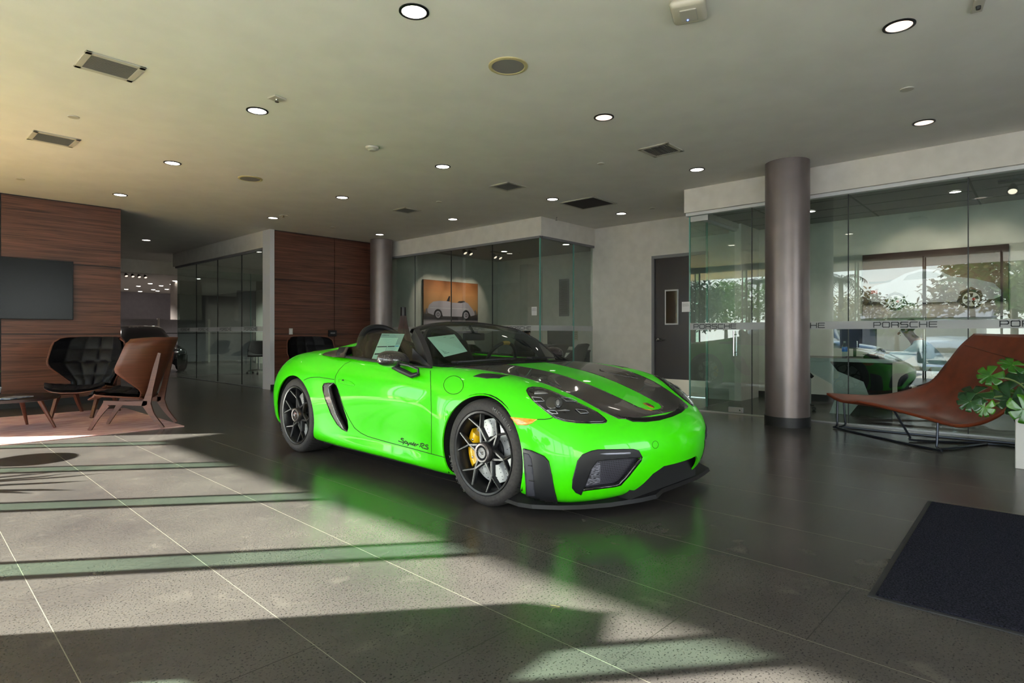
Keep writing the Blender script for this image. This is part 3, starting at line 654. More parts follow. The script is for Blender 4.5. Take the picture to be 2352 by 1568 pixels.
mb.build('printing',mat('print_grey',(70,96,88),.8),o,fix=False)
# ================= ROOM SHELL =================
CH=3.13
def dirp(px): l=(px-1176)/F; return (FW.x+RT.x*l,FW.y+RT.y*l)
def onZ(px,py,z=0.0):
    d=(H-z)*F/(py-YH); v=dirp(px); return (v[0]*d,v[1]*d)
def onC(px,py,z=CH): return onZ(px,py,z)
white=noise_mat('wall_white',(206,199,192),(214,207,200),6,.7,bump=.05,bscale=180)
ceilm=noise_mat('ceiling_white',(220,216,210),(226,222,216),3,.85,bump=.08,bscale=220)
darkbase=mat('base_black',(26,26,30),.5)
alu=mat('aluminium',(170,170,172),.35,.8)
# floor
fm=mat('floor_tile',(70,66,64),.3,spec=.5); nt,N,L,b=nodes(fm)
tc=N.new('ShaderNodeTexCoord'); mp=N.new('ShaderNodeMapping'); mp.inputs['Rotation'].default_value=(0,0,R(1.6)); mp.inputs['Location'].default_value=(0,0,0); L.new(tc.outputs['Object'],mp.inputs[0])
sx=N.new('ShaderNodeSeparateXYZ'); L.new(mp.outputs[0],sx.inputs[0])
def mth(op,a,b_=None,c=None):
    n=N.new('ShaderNodeMath'); n.operation=op
    for i,v in enumerate((a,b_,c)):
        if v is None: continue
        if isinstance(v,(int,float)): n.inputs[i].default_value=v
        else: L.new(v,n.inputs[i])
    return n.outputs[0]
def line(o,off):
    f=mth('FRACT',mth('DIVIDE',mth('ADD',o,off),.612)); return mth('LESS_THAN',mth('MINIMUM',f,mth('SUBTRACT',1,f)),.0024)
xs=mth('ADD',sx.outputs['X'],-.40+6.12*4); gx=line(sx.outputs['X'],-.40+6.12*4)
ys=mth('ADD',mth('ADD',sx.outputs['Y'],-1.10+12.24*2),mth('MULTIPLY',mth('FLOOR',mth('DIVIDE',xs,.612)),.408))
fy=mth('FRACT',mth('DIVIDE',ys,1.224)); gy=mth('LESS_THAN',mth('MINIMUM',fy,mth('SUBTRACT',1,fy)),.0018)
n1=N.new('ShaderNodeTexNoise'); n1.inputs['Scale'].default_value=120; n1.inputs['Detail'].default_value=3; L.new(tc.outputs['Object'],n1.inputs['Vector'])
r1=N.new('ShaderNodeValToRGB'); r1.color_ramp.elements[0].position=.355; r1.color_ramp.elements[0].color=(.3,.3,.3,1); r1.color_ramp.elements[1].position=.43; r1.color_ramp.elements[1].color=(1,1,1,1); L.new(n1.outputs[0],r1.inputs[0])
n2=N.new('ShaderNodeTexNoise'); n2.inputs['Scale'].default_value=1.6; n2.inputs['Detail'].default_value=6; L.new(tc.outputs['Object'],n2.inputs['Vector'])
r2=N.new('ShaderNodeValToRGB'); r2.color_ramp.elements[0].position=.3; r2.color_ramp.elements[0].color=srgb((63,59,58)); r2.color_ramp.elements[1].position=.75; r2.color_ramp.elements[1].color=srgb((81,77,73)); L.new(n2.outputs[0],r2.inputs[0])
n3=N.new('ShaderNodeTexNoise'); n3.inputs['Scale'].default_value=5.5; n3.inputs['Detail'].default_value=2; n3.inputs['Distortion'].default_value=.6; L.new(tc.outputs['Object'],n3.inputs['Vector'])
r3=N.new('ShaderNodeValToRGB'); r3.color_ramp.elements[0].position=.62; r3.color_ramp.elements[0].color=(0,0,0,1); r3.color_ramp.elements[1].position=.82; r3.color_ramp.elements[1].color=(.11,.11,.11,1); L.new(n3.outputs[0],r3.inputs[0])
mx=N.new('ShaderNodeMix'); mx.data_type='RGBA'; mx.blend_type='MULTIPLY'; mx.inputs[0].default_value=1; L.new(r2.outputs[0],mx.inputs[6]); L.new(r1.outputs[0],mx.inputs[7])
m3=N.new('ShaderNodeMix'); m3.data_type='RGBA'; L.new(r3.outputs[0],m3.inputs[0]); L.new(mx.outputs[2],m3.inputs[6]); m3.inputs[7].default_value=srgb((160,152,140))
m2=N.new('ShaderNodeMix'); m2.data_type='RGBA'; L.new(gx,m2.inputs[0]); L.new(m3.outputs[2],m2.inputs[6]); m2.inputs[7].default_value=srgb((122,118,106)); m4=N.new('ShaderNodeMix'); m4.data_type='RGBA'; L.new(gy,m4.inputs[0]); L.new(m2.outputs[2],m4.inputs[6]); m4.inputs[7].default_value=srgb((52,49,47)); L.new(m4.outputs[2],b.inputs['Base Color'])
rr=N.new('ShaderNodeMapRange'); rr.inputs['To Min'].default_value=.20; rr.inputs['To Max'].default_value=.29; L.new(n2.outputs[0],rr.inputs[0]); L.new(rr.outputs[0],b.inputs['Roughness'])
b.inputs['Specular IOR Level'].default_value=.32
struct(MB().box(-1.6,14,-3.7,36,-.2,0).build('floor',fm))
struct(MB().box(-1.6,14,-3.7,36,CH,CH+.2).build('ceiling',ceilm))
# wood
def wood(name,c1,c2):
    m=mat(name,c1,.42); nt,N,L,b=nodes(m); tc=N.new('ShaderNodeTexCoord'); mp=N.new('ShaderNodeMapping'); mp.inputs['Scale'].default_value=(.45,.45,14); L.new(tc.outputs['Object'],mp.inputs[0])
    n=N.new('ShaderNodeTexNoise'); n.inputs['Scale'].default_value=2.2; n.inputs['Detail'].default_value=9; n.inputs['Roughness'].default_value=.62; n.inputs['Distortion'].default_value=1.1; L.new(mp.outputs[0],n.inputs['Vector'])
    r=N.new('ShaderNodeValToRGB'); r.color_ramp.elements[0].position=.32; r.color_ramp.elements[1].position=.68; r.color_ramp.elements[0].color=srgb(c1); r.color_ramp.elements[1].color=srgb(c2)
    L.new(n.outputs[0],r.inputs[0]); L.new(r.outputs[0],b.inputs['Base Color']); return m
woodw=wood('walnut_panel',(54,31,25),(120,75,60))
def panels(name,x0,x1,cuts_x,y):
    mb=MB(); mb.box(x0,x1,y+.02,y+.3,0,CH,1); xs=[x0]+cuts_x+[x1]; zs=[.10,1.085,2.165,CH-.012]
    for a,b_ in zip(xs[:-1],xs[1:]):
        for c,d in zip(zs[:-1],zs[1:]): mb.box(a+.007,b_-.007,y,y+.02,c+.007,d-.007,0)
    o=mb.build(name,[woodw,darkbase]); return struct(o)
panels('wall_left',-1.6,2.87,[-1.0,1.37],11.2)
panels('wall_back',5.45,7.95,[6.77],11.2)
struct(MB().box(-1.6,2.87,11.18,11.2,0,.10).build('baseboard_left',darkbase)); struct(MB().box(5.37,7.9,11.18,11.2,0,.10).build('baseboard_back',darkbase))
struct(MB().box(5.36,5.45,11.19,11.5,0,CH).build('trim_1',mat('white_trim',(200,198,204),.5)))
# window wall on the left (X=-1.5) with glass fins
pane=glass_mat('pane_glass',(.93,.96,.94),1.6); fing=glass_mat('fin_glass',(.80,.95,.87),1.2); gdark=mat('silicone_dark',(22,24,24),.6)
muls=[3.60+1.436*k for k in range(-5,5)]
mb=MB(); mb.box(-1.506,-1.494,-3.6,10.35,0.0,2.95); w1=struct(mb.build('window_1',pane))
for y in muls:
    if y<-3.5: continue
    f=MB().box(-1.46,-1.185,y-.008,y+.008,.0,2.95).build('glass_fin',fing,w1)
    mb=MB(); mb.box(-1.50,-1.46,y-.02,y+.02,0,2.95); mb.box(-1.19,-1.165,y-.014,y+.014,0,2.95); mb.build('fin_edge',gdark,w1)
struct(MB().box(-1.7,-1.5,10.35,11.4,0,CH).build('wall_window_side',white))
struct(MB().box(-1.7,-1.5,-3.7,10.35,2.95,CH).build('trim_2',white))
struct(MB().box(-4.30,-1.5,-4.5,12,3.0,3.3).build('trim_3',white))   # unseen canopy, edge set to end the sun patch on the floor
# glazed front wall behind the camera (Y=-3.6)
mb=MB(); mb.box(2.4,5.6,-3.606,-3.594,0,2.95); w2=struct(mb.build('window_2',pane))
for k in range(3):
    x=2.45+1.55*k; mb=MB(); mb.box(x-.03,x+.03,-3.62,-3.5,0,2.95); mb.build('window_post',alu,w2)
struct(MB().box(-1.7,8,-3.8,-3.6,2.95,CH).build('trim_4',white)); mb=MB(); mb.box(-1.7,2.4,-3.8,-3.6,0,2.95); mb.box(5.6,8,-3.8,-3.6,0,2.95); struct(mb.build('wall_entrance',white)); struct(MB().box(-4,8.1,-6.2,-3.8,3.0,3.3).build('trim_5',white))  # unseen solid wall and canopy, sized to cut daylight from this side
# ---- glass partition helper ----
pg=glass_mat('partition_glass',(.82,.89,.865),2.3); frost=frost_mat('frost_band',(196,196,198),.55); letm=mat('letter_grey',(52,54,58),.6); edgeg=mat('glass_edge',(96,150,140),.2,spec=.6)
jd=mat('joint_dark',(40,42,44),.5)
# squared capitals drawn as strokes on a 1 x .62 cell
LET={'P':[[(0,0),(0,1),(.86,1),(1,.86),(1,.55),(.86,.42),(0,.42)]],'O':[[(.1,0),(0,.12),(0,.88),(.1,1),(.9,1),(1,.88),(1,.12),(.9,0),(.1,0)]],
'R':[[(0,0),(0,1),(.86,1),(1,.86),(1,.6),(.86,.45),(0,.45)],[(.8,.45),(.97,.3),(.97,0)]],'S':[[(1,1),(.1,1),(0,.88),(0,.64),(.1,.53),(.9,.53),(1,.42),(1,.12),(.9,0),(0,0)]],
'C':[[(1,1),(.12,1),(0,.88),(0,.12),(.12,0),(1,0)]],'H':[[(0,0),(0,1)],[(1,0),(1,1)],[(0,.52),(1,.52)]],'E':[[(1,1),(0,1),(0,0),(1,0)],[(0,.53),(.95,.53)]]}
def word(mb,s,fn,w=.6,h=.055,th=.010,m=0):
    n=len(s); cw=w/(n+(n-1)*.30)
    for i,ch in enumerate(s):
        for st_ in LET[ch]:
            pts=[(i*cw*1.30+a*cw,c*h) for a,c in st_]
            for (a,c),(e,f) in zip(pts[:-1],pts[1:]):
                dx,dy=e-a,f-c; l=math.hypot(dx,dy); ux,uy=dx/l,dy/l; a-=ux*th*.5;c-=uy*th*.5;e+=ux*th*.5;f+=uy*th*.5; nx,ny=-uy*th/2,ux*th/2
                mb.add([fn(a+nx,c+ny),fn(a-nx,c-ny),fn(e-nx,f-ny),fn(e+nx,f+ny)],[(0,1,2,3)],m)
def partX(name,X,y0,y1,joints,texts,top=2.76,tx=None):
    w=struct(MB().box(X,X+.012,y0,y1,.012,top).build(name,pg))
    for y in joints: MB().box(X-.003,X+.015,y-.005,y+.005,.012,top).build('pane_joint',jd,w)
    MB().box(X-.01,X+.022,y0,y1,0,.016).build('bottom_rail',alu,w)
    MB().box(X-.0035,X-.001,y0,y1,1.145,1.24).build('frosted_band',frost,w)
    for y in texts:
        mb=MB(); word(mb,'PORSCHE',lambda a,c:Vector((X-.0055,y-a,1.165+c))); mb.build('lettering',letm,w,fix=False)
    return w
# office 1 (right)
partX('window_3',7.95,-3.55,3.76,[2.89,1.75,.61,-.53,-1.67,-2.8],[3.70,2.61,1.484,.347,-.79])
w=struct(MB().box(7.96,9.58,3.76,3.772,.012,2.76).build('window_4',pg)); MB().box(7.95,7.965,3.755,3.775,0,2.76).build('glass_edge',edgeg,w); MB().box(8.52,8.53,3.752,3.78,0,2.76).build('pane_joint',edgeg,w)
MB().box(7.96,8.5,3.757,3.759,1.145,1.24).build('frosted_band',frost,w)
so=MB(); so.box(7.85,8.05,-3.6,3.80,2.80,CH); so.box(8.05,9.6,3.70,3.80,2.80,CH); struct(so.build('trim_6',white))
tr=MB(); tr.box(7.90,8.0,-3.6,3.80,2.76,2.80); tr.box(8.0,9.6,3.73,3.79,2.76,2.80); struct(tr.build('trim_7',mat('trim_white',(205,204,206),.4)))
struct(MB().box(8.05,10.4,-3.6,3.7,2.88,2.92).build('ceiling_office',noise_mat('ceiling_tile',(150,148,148),(158,156,156),90,.9)))
tl_=MB()
for x in (8.75,9.35,9.95): tl_.box(x-.012,x+.012,-3.6,3.7,2.876,2.88)
for k in range(6): y=3.1-1.22*k; tl_.box(8.05,10.4,y-.012,y+.012,2.876,2.88)
struct(tl_.build('trim_8',mat('tbar',(96,94,96),.6)))
struct(MB().box(10.4,10.6,-3.7,3.8,0,CH).build('wall_office_east',white)); struct(MB().box(9.6,10.6,3.66,3.8,0,CH).build('wall_office_north',white)); struct(MB().box(10.38,10.4,-3.6,3.66,0,.11).build('baseboard_right',darkbase)); 
struct(MB().box(7.9,10.6,-3.8,-3.6,0,CH).build('wall_front',white))
# alcove back wall (X=9.6) with a door opening
mb=MB(); mb.box(9.6,9.75,5.27,6.6,0,CH); mb.box(9.6,9.75,4.21,5.27,2.49,CH); mb.box(9.6,9.75,3.8,4.21,0,CH); struct(mb.build('wall_alcove',white))
struct(MB().box(9.58,9.6,5.32,6.54,0,.10).build('baseboard_alcove',darkbase))
grey=mat('door_frame_grey',(120,118,122),.5)
dm=mat('door_black',(34,28,34),.3)
d1=empty('door_1',(9.62,5.22,0)); struct(d1)
M0=Matrix.Translation((-9.62,-5.22,0))
mb=MB(); mb.box(9.585,9.66,5.22,5.27,0,2.49,M=M0); mb.box(9.585,9.66,4.21,4.26,0,2.49,M=M0); mb.box(9.585,9.66,4.26,5.22,2.44,2.49,M=M0); mb.build('door_frame',grey,d1)
mb=MB(); mb.box(9.625,9.66,4.262,5.218,0.01,2.438,M=M0); mb.build('door_leaf',dm,d1)
mb=MB(); mb.box(9.61,9.62,4.76,5.02,1.25,1.87,M=M0); mb.build('vision_panel',mat('panel_white',(196,196,200),.5),d1); mb=MB(); mb.box(9.606,9.612,4.785,4.995,1.275,1.845,M=M0); mb.build('vision_glass',mat('dark_glass',(18,22,22),.05,0,1),d1)
mb=MB(); mb.box(9.612,9.62,4.27,5.21,.02,.29,M=M0); mb.build('kick_plate',mat('kick_plate',(214,208,196),.28,.55),d1)
mb=MB(); mb.lathe([(0,0),(.03,0),(.034,.012),(.012,.02),(.012,.05),(0,.05)],(-.02,-.075,.98),16,M=Matrix.Rotation(-PI/2,3,'Y')); mb.tube([(-.065,-.075,.98),(-.068,-.19,.975)],.011,8); mb.build('door_handle',chrome,d1,smooth=True)
# office 2 (behind the car)
partX('window_5',7.97,6.56,11.15,[7.7,8.85,10.0],[7.35,8.5,9.65])
w=struct(MB().box(7.98,9.58,6.54,6.552,.012,2.76).build('window_6',pg)); MB().box(7.965,7.985,6.535,6.555,0,2.76).build('glass_edge',edgeg,w)
MB().box(8.95,8.96,6.53,6.56,0,2.76).build('pane_joint',edgeg,w); MB().box(7.98,9.58,6.537,6.539,1.145,1.24).build('frosted_band',frost,w)
so=MB(); so.box(7.95,8.15,6.50,11.2,2.80,CH); so.box(8.15,9.62,6.50,6.7,2.80,CH); struct(so.build('trim_9',white))
tr=MB(); tr.box(7.94,8.0,6.53,11.2,2.76,2.80); tr.box(8.0,9.6,6.51,6.56,2.76,2.80); struct(tr.build('trim_10',grey))
struct(MB().box(7.95,12.1,11.2,11.4,0,CH).build('wall_office_back',white)); struct(MB().box(11.8,12.0,6.4,11.4,0,CH).build('wall_office_side',white)); struct(MB().box(9.75,12,6.4,6.6,0,CH).build('wall_office_near',white)); struct(MB().box(8.15,11.8,6.7,11.2,3.08,3.13).build('ceiling_back_office',MATS['ceiling_tile']))
# glass room on the left of the second wood wall
w=struct(MB().box(5.42,5.432,11.5,16.35,.012,2.76).build('window_7',pg))
for y in (12.6,13.85,15.1): MB().box(5.415,5.437,y-.005,y+.005,.012,2.76).build('pane_joint',jd,w)
MB().box(5.41,5.44,11.5,16.35,0,.016).build('bottom_rail',alu,w); MB().box(5.416,5.418,11.5,16.35,1.145,1.24).build('frosted_band',frost,w)
for y in (16.1,14.95,13.7,12.45):
    mb=MB(); word(mb,'PORSCHE',lambda a,c:Vector((5.412,y-a,1.165+c))); mb.build('lettering',letm,w,fix=False)
struct(MB().box(5.36,5.56,11.5,16.5,2.80,CH).build('trim_11',white)); struct(MB().box(5.40,5.46,11.5,16.45,2.76,2.80).build('trim_12',grey))
struct(MB().box(-1.5,13,18.5,18.8,2.77,CH).build('trim_13',white))
w=struct(MB().box(5.44,9.9,16.4,16.412,.012,2.76).build('window_8',pg)); MB().box(5.44,9.9,16.395,16.397,1.145,1.24).build('frosted_band',frost,w)
MB().box(7.3,7.31,16.39,16.42,0,2.76).build('pane_joint',edgeg,w)
farw=noise_mat('far_wall_grey',(150,146,152),(156,152,158),5,.8)
struct(MB().box(10.0,10.2,11.4,22,0,CH).build('wall_far_side',white))
struct(MB().box(-1.7,13.9,33,33.2,0,CH).build('wall_far',farw)); struct(MB().box(13.8,14,11.4,33,0,CH).build('wall_far_right',farw)); struct(MB().box(-1.8,-1.6,11.4,33,0,CH).build('wall_far_left',farw))
struct(MB().box(8.2,9.0,24.5,25.5,0,CH).build('wall_pier',white)); struct(MB().box(11.9,13.8,28,28.2,0,CH).build('wall_far_jog',farw))
# dark window on the far side wall
w=empty('window_9',(9.98,13.0,0)); struct(w)
mb=MB(); 
for a,b_,c,d in ((0,3.0,1.36,1.42),(0,3.0,2.02,2.08),(0,.06,1.36,2.08),(2.94,3.0,1.36,2.08),(.95,1.0,1.4,2.04),(1.9,1.95,1.4,2.04)): mb.box(-.04,0,a,b_,c,d)
mb.build('window_frame',mat('frame_dark',(24,26,26),.4),w); mb=MB(); mb.box(-.012,-.002,.06,2.94,1.4,2.04); mb.build('window_pane',mat('far_pane',(70,84,84),.08),w)
# columns
colm=noise_mat('column_paint',(118,108,107),(124,113,112),5,.36,metal=.45)
for nm,x,y,r in (('column_1',7.435,2.286,.245),('column_2',7.62,10.72,.235)):
    c=empty(nm,(x,y,0)); struct(c); MB().lathe([(0,.11),(r,.11),(r,CH-.001),(0,CH-.001)],n=64).build('column_shaft',colm,c,smooth=True); MB().lathe([(0,.0),(r+.008,.0),(r+.008,.115),(0,.115)],n=64).build('column_base',darkbase,c,smooth=True)
# ================= CEILING FITTINGS =================
lampm=mat('lamp_emitter',(255,250,240),.5,emis=(255,244,230),estr=7.0); blackring=mat('lamp_ring',(10,10,11),.4); lampdim=mat('lamp_reflector_warm',(255,240,225),.4,emis=(255,226,205),estr=1.0)
lm0=None
def downlight(x,y,z,label,r=.095,e=lampm):
    o=empty('ceiling_light',(x,y,z),0,label,'ceiling light','recessed round ceiling lights')
    MB().lathe([(r,0),(r,-.006),(r*.83,-.008),(r*.80,-.002),(r*.80,0)],n=28).build('lamp_ring',blackring,o,smooth=True); mb=MB(); mb.lathe([(0,-.001),(r*.81,-.004)],n=28); mb.build('lamp_disc',e,o); return o
DL=[(951,26,'largest round ceiling light at the top, above the roadster windshield'),(2065,59,'round ceiling light at the upper right, near the small wall plate'),(591,254,'round ceiling light just below the square sprinkler plate, upper left'),(1387,269,'round ceiling light below and left of the white wireless unit'),(2122,281,'round ceiling light near the right header, right of the column'),(396,374,'round ceiling light left of the left speaker grille'),(1017,382,'round ceiling light above the middle of the room, right of the smoke detector'),(1601,389,'round ceiling light just left of the big column top'),(276,447,'round ceiling light just in front of the left wood wall'),(786,453,'round ceiling light between the left speaker and the farthest vent'),(1269,457,'round ceiling light touching the large return grille'),(1427,490,'round ceiling light right of the large return grille'),(1040,503,'round ceiling light below the farthest square vent'),(627,500,'round ceiling light beside the second wood wall'),(872,538,'round ceiling light over the slim far column'),(336,551,'round ceiling light over the dark corridor')]
for px,py,lab in DL:
    x,y=onC(px,py); downlight(x,y,CH,lab,e=lampdim if (px,py) in ((2065,59),(1387,269),(2122,281)) else lampm)
for px,py,lab in ((2194,440,'small round light in the office ceiling above the silver coupe poster'),(1862,485,'small round office light peeking out right of the big column')):
    x,y=onC(px,py,2.876); downlight(x,y,2.876,lab,.075)
for px,py,lab in ((1158,577,'small round light in the back office, right of the track spots'),(1300,561,'small round light under the back office corner header')):
    x,y=onC(px,py,3.08); 
    if y>11: y=10.6
    downlight(x,y,3.08,lab,.09)
# far showroom downlights
k=0
for px,py in ((290,667),(303,677),(322,672),(318,660),(345,654),(352,668),(362,671),(370,659),(383,667),(395,656),(402,648),(425,651),(332,683),(300,685),(380,676),(455,643),(482,638)):
    x,y=onC(px,py+ -3); 
    if 18.9<y<32.5:
        k+=1; o=empty('ceiling_light',(x,y,CH),0,'tiny round ceiling light in the far showroom beyond the corridor','ceiling light','far showroom ceiling lights'); MB().lathe([(0,-.012),(.07,-.012),(.08,0)],n=14).build('lamp_disc',lampm,o)
ventw=mat('vent_white',(186,180,168),.5); ventd=mat('vent_dark',(30,30,32),.8)
def vent(cs,label,nl=14,along=True,dark=False):
    P=[Vector((*onC(*c),CH)) for c in cs]; c0=sum(P,Vector())/4
    ux=(P[1]-P[0]+P[2]-P[3])/2; uy=(P[3]-P[0]+P[2]-P[1])/2; lx=ux.length; ly=uy.length; a=math.atan2(ux.y,ux.x)
    a=round(a/(PI/2))*(PI/2)
    o=empty('ceiling_vent',c0,a,label,'air vent'); f=min(.045,lx*.12)
    mb=MB(); hx,hy=lx/2,ly/2
    for q in ((-hx,hx,-hy,-hy+f),(-hx,hx,hy-f,hy),(-hx,-hx+f,-hy,hy),(hx-f,hx,-hy,hy)): mb.rbox(*q,-.012,0,.004)
    mb.build('vent_frame',ventw,o); mb=MB(); mb.box(-hx+f,hx-f,-hy+f,hy-f,-.002,0,0); mb.build('vent_back',ventd,o); mb=MB()
    if along:
        for k in range(nl): y=-hy+f+(ly-2*f)*(k+.5)/nl; mb.box(-hx+f,hx-f,y-.0035,y+.0035,-.011,-.003)
    else:
        for k in range(nl): x=-hx+f+(lx-2*f)*(k+.5)/nl; mb.box(x-.0035,x+.0035,-hy+f,hy-f,-.011,-.003)
    lv=mb.build('louvres',mat('louvre_grey',(120,116,110),.5) if not dark else mat('louvre_dark',(60,52,50),.7),o); lv['kind']='stuff'
    return o
vent([(190,113),(333,153),(308,188),(174,152)],'long slotted vent nearest the upper left corner',16)
vent([(75,297),(185,320),(168,338),(62,318)],'long slotted vent above the wall screen, smaller of the two long ones',16)
vent([(1466,343),(1534,324),(1570,346),(1502,360)],'square slatted vent left of the big column',14,False)
vent([(1123,427),(1168,416),(1210,428),(1165,438)],'square slatted vent above the back office header',14,False)
vent([(898,482),(930,475),(970,483),(936,489)],'square slatted vent farthest away, over the slim column',12,False)
vent([(1283,466),(1365,449),(1417,467),(1338,480)],'large square return grille with brown mesh',30,False,True)
spm=mat('speaker_grey',(128,124,122),.7)
for px,py,r,lab in ((1167,151,.15,'round ceiling speaker with a tan rim, near the top centre'),(575,410,.15,'round ceiling speaker with a pale rim, in the left half')):
    x,y=onC(px,py); o=empty('ceiling_speaker',(x,y,CH),0,lab,'ceiling speaker'); MB().lathe([(r,0),(r,-.008),(r*.85,-.012),(r*.82,-.008),(r*.82,0)],n=40).build('speaker_rim',mat('rim_tan',(186,172,128),.5),o,smooth=True); MB().lathe([(0,-.011),(r*.8,-.008),(r*.83,-.004)],n=40).build('speaker_grille',spm,o,smooth=True)
for px,py,r,lab in ((169,268,.045,'small round cover plate between the two long vents'),(47,411,.045,'small round cover plate above the wood wall'),(2083,204,.05,'small round cover plate between the two right ceiling lights'),(1380,375,.04,'small round cover plate left of the square slatted vent'),(1008,463,.04,'tiny round cover plate left of the return grille'),(1498,478,.045,'tiny round cover plate beside the right office header'),(764,522,.05,'tiny round cover plate above the second wood wall')):
    x,y=onC(px,py); tag(MB().lathe([(0,-.008),(r,-.008),(r*1.05,0),(r*1.0,0)],(x,y,CH),24).build('cover_plate',ventw,smooth=True),lab,'cover plate','small round plates on the ceiling')
for px,py,s_,lab in ((636,225,.055,'square sprinkler plate above the upper left ceiling light'),(651,494,.05,'tiny square sprinkler plate beside the second wood wall')):
    x,y=onC(px,py); o=empty('sprinkler_plate',(x,y,CH),R(8),lab,'sprinkler'); MB().rbox(-s_,s_,-s_,s_,-.012,0,.003).build('plate',ventw,o); MB().lathe([(0,-.035),(.018,-.035),(.016,-.028),(.008,-.02),(.012,-.012)],n=12).build('sprinkler_head',chrome,o,smooth=True)
x,y=onC(855,337); o=empty('smoke_detector',(x,y,CH),0,'round white smoke detector left of the middle ceiling light','smoke detector'); MB().lathe([(0,-.045),(.035,-.045),(.05,-.03),(.07,-.026),(.075,-.006),(.06,0)],n=28).build('detector_body',ventw,o,smooth=True)
x,y=onC(1278,499); o=empty('sprinkler',(x,y,CH),0,'small hanging sprinkler head in front of the back office header','sprinkler'); MB().lathe([(0,-.06),(.02,-.06),(.018,-.052),(.006,-.045),(.008,-.01),(.025,0)],n=14).build('sprinkler_head',chrome,o,smooth=True)
x,y=onC(1582,14); o=empty('wireless_access_point',(x,y,CH),R(20),'white boxy wireless unit with a blue light on the ceiling at the top edge','wireless unit')
MB().rbox(-.13,.13,-.105,.105,-.055,0,.03).build('housing',mat('unit_white',(196,188,172),.4),o,smooth=True); MB().rbox(-.07,.07,-.05,.05,-.062,-.05,.006).build('centre_panel',mat('unit_panel',(176,170,158),.4),o); MB().lathe([(0,-.066),(.005,-.066),(.006,-.06)],(.045,.01,0),12).build('status_light',mat('blue_led',(90,110,255),.5,emis=(90,110,255),estr=4),o)
x,y=onC(2247,9); o=empty('wall_plate',(x,y,CH),R(10),'oblong white plate with a knob at the top right edge','ceiling plate'); MB().rbox(-.09,.09,-.03,.03,-.015,0,.004).build('plate',ventw,o); MB().lathe([(0,-.035),(.012,-.035),(.014,-.012)],n=12).build('knob',darkbase,o)
# ================= LIGHT / WORLD =================
w=bpy.data.worlds.new('sky'); scene.world=w; w.use_nodes=True; nt=w.node_tree; N=nt.nodes; L=nt.links; bg=N['Background']
tc=N.new('ShaderNodeTexCoord'); sp_=N.new('ShaderNodeSeparateXYZ'); L.new(tc.outputs['Generated'],sp_.inputs[0])
rp=N.new('ShaderNodeValToRGB'); rp.color_ramp.elements[0].position=.0; rp.color_ramp.elements[0].color=(.98,.97,.96,1); rp.color_ramp.elements[1].position=.6; rp.color_ramp.elements[1].color=(.55,.72,1,1)
L.new(sp_.outputs['Z'],rp.inputs[0]); L.new(rp.outputs[0],bg.inputs[0]); bg.inputs[1].default_value=SKY
sun=bpy.data.lights.new('sun','SUN'); so=bpy.data.objects.new('sun',sun); COL.objects.link(so); sun.energy=SUN; sun.angle=R(.55); sun.color=(1,.95,.87)
el=R(20); sd=Vector((.766*math.cos(el),-.643*math.cos(el),-math.sin(el))); so.rotation_euler=sd.to_track_quat('-Z','Y').to_euler()
scene.view_settings.exposure=EXPO
scene.cycles.use_denoising=True; scene.cycles.use_adaptive_sampling=True; scene.cycles.adaptive_threshold=.015; scene.cycles.max_bounces=10; scene.cycles.diffuse_bounces=5; scene.cycles.glossy_bounces=4; scene.cycles.transparent_max_bounces=24; scene.cycles.transmission_bounces=4
scene.cycles.sample_clamp_indirect=6; scene.cycles.caustics_reflective=False; scene.cycles.caustics_refractive=False
# outdoors ground
gy=MB(); gy.box(-60,-6,-60,90,-.3,-.06); gy.box(8,60,-60,-6,-.3,-.06); gy.box(-6,8,-60,-6,-.3,-.06); struct(gy.build('ground',noise_mat('asphalt',(120,120,122),(150,148,146),30,.9)))
gy=MB(); gy.box(-6,-1.6,-6,4.0,-.25,-.04); gy.box(-6,-1.6,16,40,-.25,-.04); gy.box(-1.6,8,-6,-3.7,-.25,-.04); struct(gy.build('ground_concrete',noise_mat('concrete',(196,192,186),(208,204,198),6,.9)))
gy=MB(); gy.box(-6,-1.6,4.0,16,-.25,-.04); struct(gy.build('ground_bounce',noise_mat('bounce_yellow',(236,206,104),(246,222,128),12,.9)))  # unseen yellow ground added to bounce warm light onto the ceiling
def spot(loc,tgt,e,ang,col=(1,.82,.66),blend=.6,r=.03):
    l=bpy.data.lights.new('spot','SPOT'); l.energy=e; l.spot_size=R(ang); l.spot_blend=blend; l.color=col; l.shadow_soft_size=r; o=bpy.data.objects.new('spot',l); COL.objects.link(o); o.location=loc
    o.rotation_euler=(Vector(tgt)-Vector(loc)).to_track_quat('-Z','Y').to_euler(); return o
